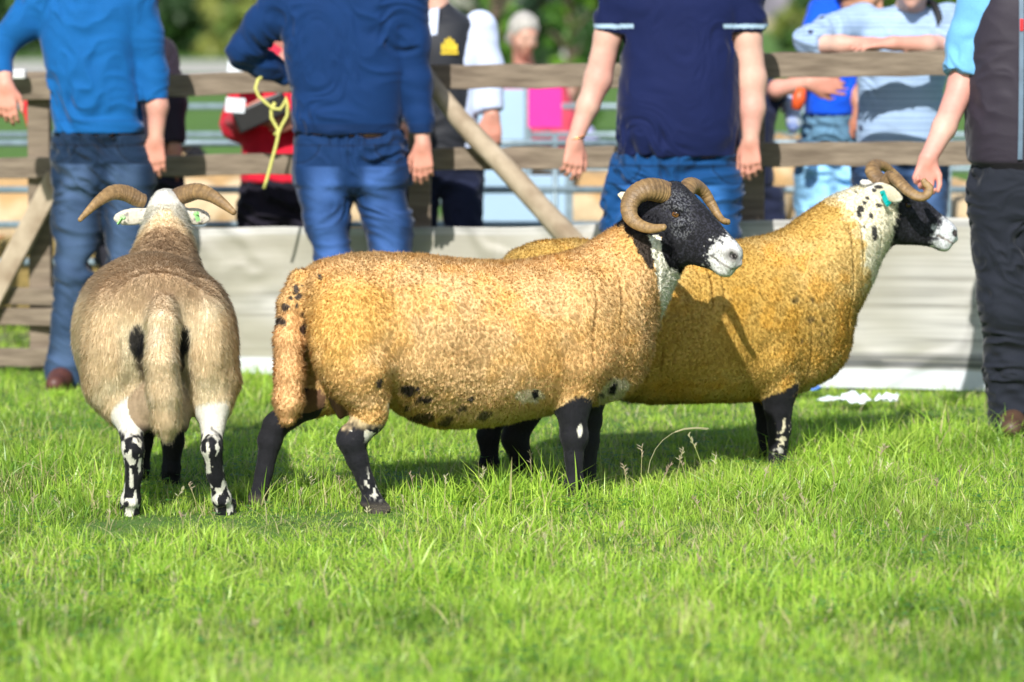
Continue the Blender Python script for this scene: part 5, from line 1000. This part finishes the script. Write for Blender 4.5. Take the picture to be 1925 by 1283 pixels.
TW = MB(); Yt = 14.86
TW.tube([P(x, y, Yt + d) for x, y, d in ((520, 146, .1), (497, 142, .05), (485, 150, 0), (480, 166, 0), (486, 181, 0), (500, 194, 0), (514, 205, 0), (527, 206, 0), (534, 196, 0), (537, 184, 0), (541, 198, 0), (540, 218, 0), (530, 236, 0), (524, 250, 0), (520, 270, 0), (514, 292, 0), (507, 318, 0), (501, 340, 0), (496, 355, 0))], .0065, 8)
TW.tube([P(x, y, Yt + .012) for x, y in ((517, 193), (510, 207), (510, 222), (518, 236), (524, 246), (516, 254))], .007, 8)
tag(TW.build('twine', mat('yellow_twine', (.62, .60, .16), rough=.7, var=.2, vs=200), smooth=True), 'yellow twine looped from the hand of the man in the dark blue jumper', 'twine')

# ------------------------------------------------------------ onlookers behind the fence
def onlooker(label, px0, Y0, zsh, w_, top, legs=(.02, .02, .03), hair=(.1, .06, .03), skin=(.62, .36, .27), face=(0, -1, 0), lean=0., arms=None, h=.010, hs=.95, hairlen=0., headoff=(0, 0), topname='jacket', trname='trousers', **kw):
    s = 1 / Y0 * FPX; X = lambda m: px0 + m * s; Z = lambda z: 5 + (1.5 - z) * s; g = zsh / 1.42
    rows = [(Z(zsh + .05), X(-.05), X(.05), .06), (Z(zsh), X(-w_ * .72), X(w_ * .72), .085), (Z(zsh - .1), X(-w_), X(w_), .12), (Z(zsh - .3 * g), X(-w_ * .9), X(w_ * .9), .125), (Z(zsh - .52 * g), X(-w_ * .92), X(w_ * .92), .13)]
    hem = Z(zsh - .54 * g); rows.append((Z(zsh - .56 * g), X(-w_ * .92), X(w_ * .92), .125))
    if arms is None: arms = [[(X(-w_), Z(zsh - .06), 0, .045), (X(-w_ - .06), Z(zsh - .32 * g), 0, .038), (X(-w_ - .05), Z(zsh - .56 * g), -.04, .028)], [(X(w_), Z(zsh - .06), 0, .045), (X(w_ + .06), Z(zsh - .32 * g), 0, .038), (X(w_ + .05), Z(zsh - .56 * g), -.04, .028)]]
    hands = [(0, arms[0][-1][4] if len(arms[0][-1]) > 4 else (0, -.1, -1), (0, 1, .01), (1, 0, 0), .4, .05), (1, arms[1][-1][4] if len(arms[1][-1]) > 4 else (0, -.1, -1), (0, 1, .01), (-1, 0, 0), .4, .05)]
    arms = [[tuple(p[:4]) for p in a] for a in arms]; sl_ = kw.pop('sleeves', [[(x, y, d, r + .022) for x, y, d, r in a] for a in arms])
    zl = zsh - .52 * g; lg = [[(X(sd * .09), Z(zl - .08), 0, .095), (X(sd * .10), Z(zl * .55), 0, .072), (X(sd * .10), Z(.06), 0, .055)] for sd in (-1, 1)]
    return person(label, px0, Y0, rows, hem, head=(X(headoff[0]), Z(zsh + .05 + .20 * hs + headoff[1]), -.02 - lean), face=face, arms=arms, sleeves=sl_, hands=hands, hips=[(Z(zl - .01), X(-w_ * .88), X(w_ * .88), .12), (Z(zl - .08), X(-w_ * .9), X(w_ * .9), .125), (Z(zl - .14), X(-w_ * .9), X(w_ * .9), .11)], legs=lg, top=top, legcol=legs, trname=trname, topname=topname, hair=hair, skin=skin, h=h, hs=hs, hairlen=hairlen, shoes=[(X(-.1), Z(0), 0, (.03, .03, .03)), (X(.1), Z(0), 0, (.03, .03, .03))], **kw)
# man in a dark gilet with a yellow emblem
sE = FPX / 16.1
rE = onlooker('man in dark gilet with yellow chest emblem and pale blue shirt behind the fence', 828, 16.1, 1.40, .175, (.60, .68, .88), legs=(.015, .02, .05), topname='shirt', topmat='shirting', hair=(.07, .04, .02), face=(-.5, -1, -.1), headoff=(-.06, -.0), amp=.009, seed=8,
              arms=[[(755, 50, 0, .045), (735, 150, 0, .04), (760, 240, -.15, .028)], [(902, 52, 0, .05), (915, 128, .0, .045), (925, 215, -.06, .030)]])
gE = gilet(rE, [(22, 795, 862, .07), (36, 772, 885, .10), (70, 758, 888, .135), (140, 756, 890, .15), (250, 758, 890, .15), (292, 758, 890, .15)], 9, (.022, .024, .03), (.02, .02, .03), 35, h=.008)
QE = rE[2]; b = MB()
for dx, hgt in ((-.028, .03), (-.014, .048), (0, .056), (.014, .045), (.027, .028)): b.box((dx - .0055, -.004, 0), (dx + .0055, 0, hgt), None, QE(845, 96, -.145))
b.box((-.036, -.004, -.014), (.036, 0, -.004), None, QE(845, 96, -.145)); b.build('emblem', mat('yellow_print', (.80, .58, .03), rough=.5), gE)
b = MB(); q = QE(812, 60, -.125); b.add([q + (-.022, 0, .09), q + (.03, 0, .1), q + (.012, -.012, -.13), q + (-.012, -.012, -.13), q + (-.022, .03, .09), q + (.03, .03, .1), q + (.012, .01, -.13), q + (-.012, .01, -.13)], [(0, 1, 2, 3)[::-1], (4, 5, 6, 7), (0, 1, 5, 4), (1, 2, 6, 5), (2, 3, 7, 6), (3, 0, 4, 7)]); b.build('shirt_front', mat('pale_shirt', (.62, .70, .90)), rE[0])
# grey haired onlooker further off
onlooker('grey haired person in a red top looking down, far behind the fence', 985, 21.5, 1.10, .17, (.55, .06, .10), hair=(.42, .40, .36), face=(.45, -1, -.45), headoff=(.0, -.02), hairlen=.03, lean=.08)
onlooker('small white haired figure far across the field beside the navy polo shirt', 1066, 45, .66, .14, (.10, .18, .08), hair=(.45, .45, .43), face=(0, 1, 0), hs=.8)
onlooker('child in lilac top by the pink poster beyond the pens', 1066, 22.5, .78, .10, (.45, .42, .75), hair=(.4, .2, .12), hs=.85, face=(-.3, -1, -.2))
# red jacket
rG = onlooker('person in red jacket and dark trousers holding a black folder, behind the bent elbow', 532, 16.2, 1.20, .19, (.62, .012, .035), legs=(.014, .012, .022), hair=(.16, .10, .06), face=(-.4, -1, -.3), amp=.01, seed=12,
              arms=[[(462, 165, 0, .045), (446, 235, -.0, .04), (462, 215, -.20, .028, (.8, -.3, .3))], [(600, 165, 0, .045), (600, 240, 0, .04), (560, 225, -.20, .028, (-.8, -.3, .1))]])
b = MB(); q = P(492, 213, 15.92); R = np.array(Matrix.Rotation(-.42, 3, 'Y')); b.box((-.115, -.02, -.045), (.115, .02, .05), R, q); tag(b.build('folder', mat('black_leatherette', (.012, .012, .013), rough=.4), bevel=.01), 'black folder held in front of the red jacket', 'folder')
b = MB(); R = np.array(Matrix.Rotation(.08, 3, 'Y')); q = P(450, 134, 15.95); b.box((-.05, -.003, -.04), (.06, .003, .04), R, q); tag(b.build('paper', WP), 'white sheet of paper held up beside the bent blue elbow', 'paper')
b = MB(); q = P(440, 198, 15.9); b.box((-.035, -.003, -.03), (.045, .003, .03), R, q); tag(b.build('paper', WP), 'smaller white paper below the top rail next to the black folder', 'paper')
b = MB(); q = P(505, 92, 15.95); b.box((-.05, -.003, -.025), (.05, .003, .03), np.array(Matrix.Rotation(.6, 3, 'Y')), q); o_ = b.build('leaflet', mat('red_print', (.7, .02, .06), rough=.4)); tag(o_, 'red and white leaflet seen through the crook of the navy sleeve', 'leaflet')
b = MB(); b.box((-.045, -.0045, -.022), (.045, -.0035, -.004), np.array(Matrix.Rotation(.6, 3, 'Y')), q); b.build('white_strip', WP, o_)
# dark coat behind the first man, red garment at the left
onlooker('person in very dark purple coat behind the man in the bright blue jumper', 262, 16.0, 1.30, .15, (.030, .022, .034), legs=(.02, .02, .028), hair=(.05, .03, .02), amp=.01, seed=14, arms=[[(200, 85, 0, .045), (180, 190, 0, .04), (190, 290, 0, .028)], [(300, 98, 0, .05), (318, 190, 0, .05), (326, 275, -.04, .030)]])
b = MB(); a0, c0 = P(40, 190, 16.4), P(78, 248, 16.4); b.add([(a0[0], 16.36, a0[2]), (c0[0], 16.36, a0[2]), (c0[0] - .04, 16.38, c0[2]), (a0[0] + .03, 16.38, c0[2]), (a0[0], 16.5, a0[2]), (c0[0], 16.5, a0[2]), (c0[0] - .04, 16.46, c0[2]), (a0[0] + .03, 16.46, c0[2])], [(0, 1, 2, 3)[::-1], (4, 5, 6, 7), (0, 1, 5, 4), (1, 2, 6, 5), (2, 3, 7, 6), (3, 0, 4, 7)]); tag(b.build('bag', mat('red_fabric', (.75, .02, .03)), bevel=.01), 'red bag hanging beyond the fence beside the left man', 'bag')
b = MB(); q = P(28, 140, 15.5); b.box((-.045, -.03, -.018), (.045, .03, .02), None, q); tag(b.build('cup', mat('white_card', (.8, .8, .8)), bevel=.008), 'small white carton standing on the top rail at the far left', 'carton')
# leaning person in striped top
def stripes(V, c, Q):
    s = .5 + .5 * np.sin(V[:, 2] * 400); c = mixc(c, (.16, .24, .42), sstep(.6, .95, s) * .7); k = vn(np.round(V * np.array([18, 18, 18])) * 7.7, 3); d = np.linalg.norm(V * 18 - np.round(V * 18), axis=1)
    return mixc(c, (.03, .04, .09), (k > .72) & (d < .28))
rH = person('person in pale blue striped top leaning folded arms on the top rail at right', 1692, 15.42,
       [(12, 1680, 1740, .06), (22, 1640, 1765, .085), (60, 1605, 1795, .12), (120, 1612, 1785, .125), (190, 1616, 1770, .125), (260, 1612, 1775, .125), (275, 1612, 1775, .12)], 272,
       head=(1716, -42, -.14), face=(-.25, -1, -.15), arms=[[(1615, 42, 0, .048), (1560, 68, -.12, .044), (1522, 84, -.26, .042), (1580, 84, -.36, .036), (1640, 84, -.40, .028)], [(1782, 42, 0, .048), (1800, 66, -.12, .044), (1792, 84, -.26, .042), (1745, 85, -.38, .036), (1680, 82, -.44, .028)]],
       sleeves=[[(1620, 40, 0, .076), (1560, 62, -.12, .066), (1524, 80, -.26, .064), (1552, 83, -.32, .054)], [(1780, 40, 0, .076), (1800, 60, -.12, .068), (1788, 80, -.27, .062), (1758, 82, -.34, .054)]],
       hands=[(0, (1, -.08, 0.05), (0, .3, -1), (0, 1, .1), .25, .05), (1, (-1, -.05, .0), (0, .3, -1), (0, 1, .1), .25, .05)],
       hips=[(274, 1615, 1772, .115), (300, 1612, 1775, .12), (330, 1612, 1775, .11)], legs=[[(1650, 325, 0, .10), (1645, 500, 0, .08), (1640, 700, .02, .06)], [(1738, 325, 0, .10), (1742, 500, 0, .08), (1745, 700, .02, .06)]],
       top=(.38, .52, .72), topname='striped_top', topmat='jersey', legcol=(.02, .05, .12), trname='jeans', hair=(.25, .12, .05), skin=(.66, .42, .33), h=.006, shoes=[(1640, 705, 0, (.05, .05, .05)), (1745, 705, 0, (.05, .05, .05))], amp=.009, topfn=stripes, seed=17)
b = MB(); b.tube([rH[2](x, y, d) for x, y, d in ((1742, 4, .02), (1756, 8, -.09), (1764, 26, -.125), (1768, 50, -.135), (1768, 95, -.13))], .014, 8); b.build('strap', mat('black_webbing', (.01, .01, .012)), rH[0], smooth=True)
# bending person in vivid blue
rI = person('person in vivid blue shirt bending over behind the striped top', 1545, 16.6,
       [(-12, 1590, 1640, .07), (0, 1560, 1650, .10), (30, 1532, 1640, .12), (90, 1520, 1625, .13), (150, 1515, 1620, .14), (205, 1512, 1612, .135), (222, 1512, 1610, .13)], 215,
       head=(1622, -14, -.16), face=(.8, -.5, -.5), arms=[[(1545, 30, 0, .05), (1520, 110, -.1, .045), (1500, 150, -.18, .03)], [(1610, 40, 0, .05), (1590, 140, -.06, .043), (1618, 205, -.12, .030)]],
       sleeves=[[(1550, 28, 0, .08), (1530, 80, -.08, .068)], [(1608, 40, 0, .075), (1596, 100, -.04, .065)]], hands=[(0, (-.5, -.4, -.6), (0, 1, 0), (1, 0, 0), .5, .05), (1, (.2, -.3, -1), (0, 1, 0), (-1, 0, 0), .4, .05)],
       hips=[(216, 1514, 1610, .13), (250, 1510, 1614, .13), (290, 1510, 1616, .12)], legs=[[(1535, 290, 0, .10), (1535, 440, 0, .08), (1535, 640, .02, .06)], [(1592, 290, 0, .10), (1594, 440, 0, .08), (1596, 640, .02, .06)]],
       top=(.005, .09, .72), topname='polo_shirt', legcol=(.12, .25, .38), hair=(.08, .04, .02), skin=(.50, .26, .17), h=.008, amp=.01, shoes=[(1535, 655, 0, (.05, .05, .05)), (1596, 655, 0, (.05, .05, .05))], seed=19)
onlooker('person in dark navy behind the hanging hand of the man in the polo shirt', 1398, 16.3, 1.16, .14, (.012, .016, .045), hair=(.05, .03, .02), legs=(.015, .02, .05), arms=[[(1340, 160, 0, .04), (1335, 240, 0, .04), (1340, 320, 0, .028)], [(1455, 175, 0, .042), (1462, 168, -.12, .038), (1522, 156, -.2, .028, (1, -.1, -.1))]], sleeves=[[(1345, 160, 0, .06), (1338, 220, 0, .055)], [(1452, 176, 0, .06), (1458, 172, -.06, .054)]], amp=.008)
b = MB(); q = P(1502, 186, 16.05); R = np.array(Matrix.Rotation(.5, 3, 'Y')); b.tube([q + (0.012, 0, .045), q, q + (-.01, 0, -.045)], [.018, .03, .022], 10); tag(b.build('bottle', mat('orange_plastic', (.85, .12, .03), rough=.4), smooth=True), 'orange plastic bottle held over the white and blue bag', 'bottle')
b = MB(); q = P(1488, 224, 16.3); b.tube([q + (-.03, 0, .1), q + (0, 0, .05), q + (.01, 0, -.03), q + (.005, 0, -.06)], [.022, .036, .033, .012], 9); tag(b.build('bag', mat('blue_white_plastic', (.08, .2, .7), rough=.5, vs=30, col2=(.75, .8, .85)), smooth=True), 'crumpled blue and white plastic bag below the orange bottle', 'bag')
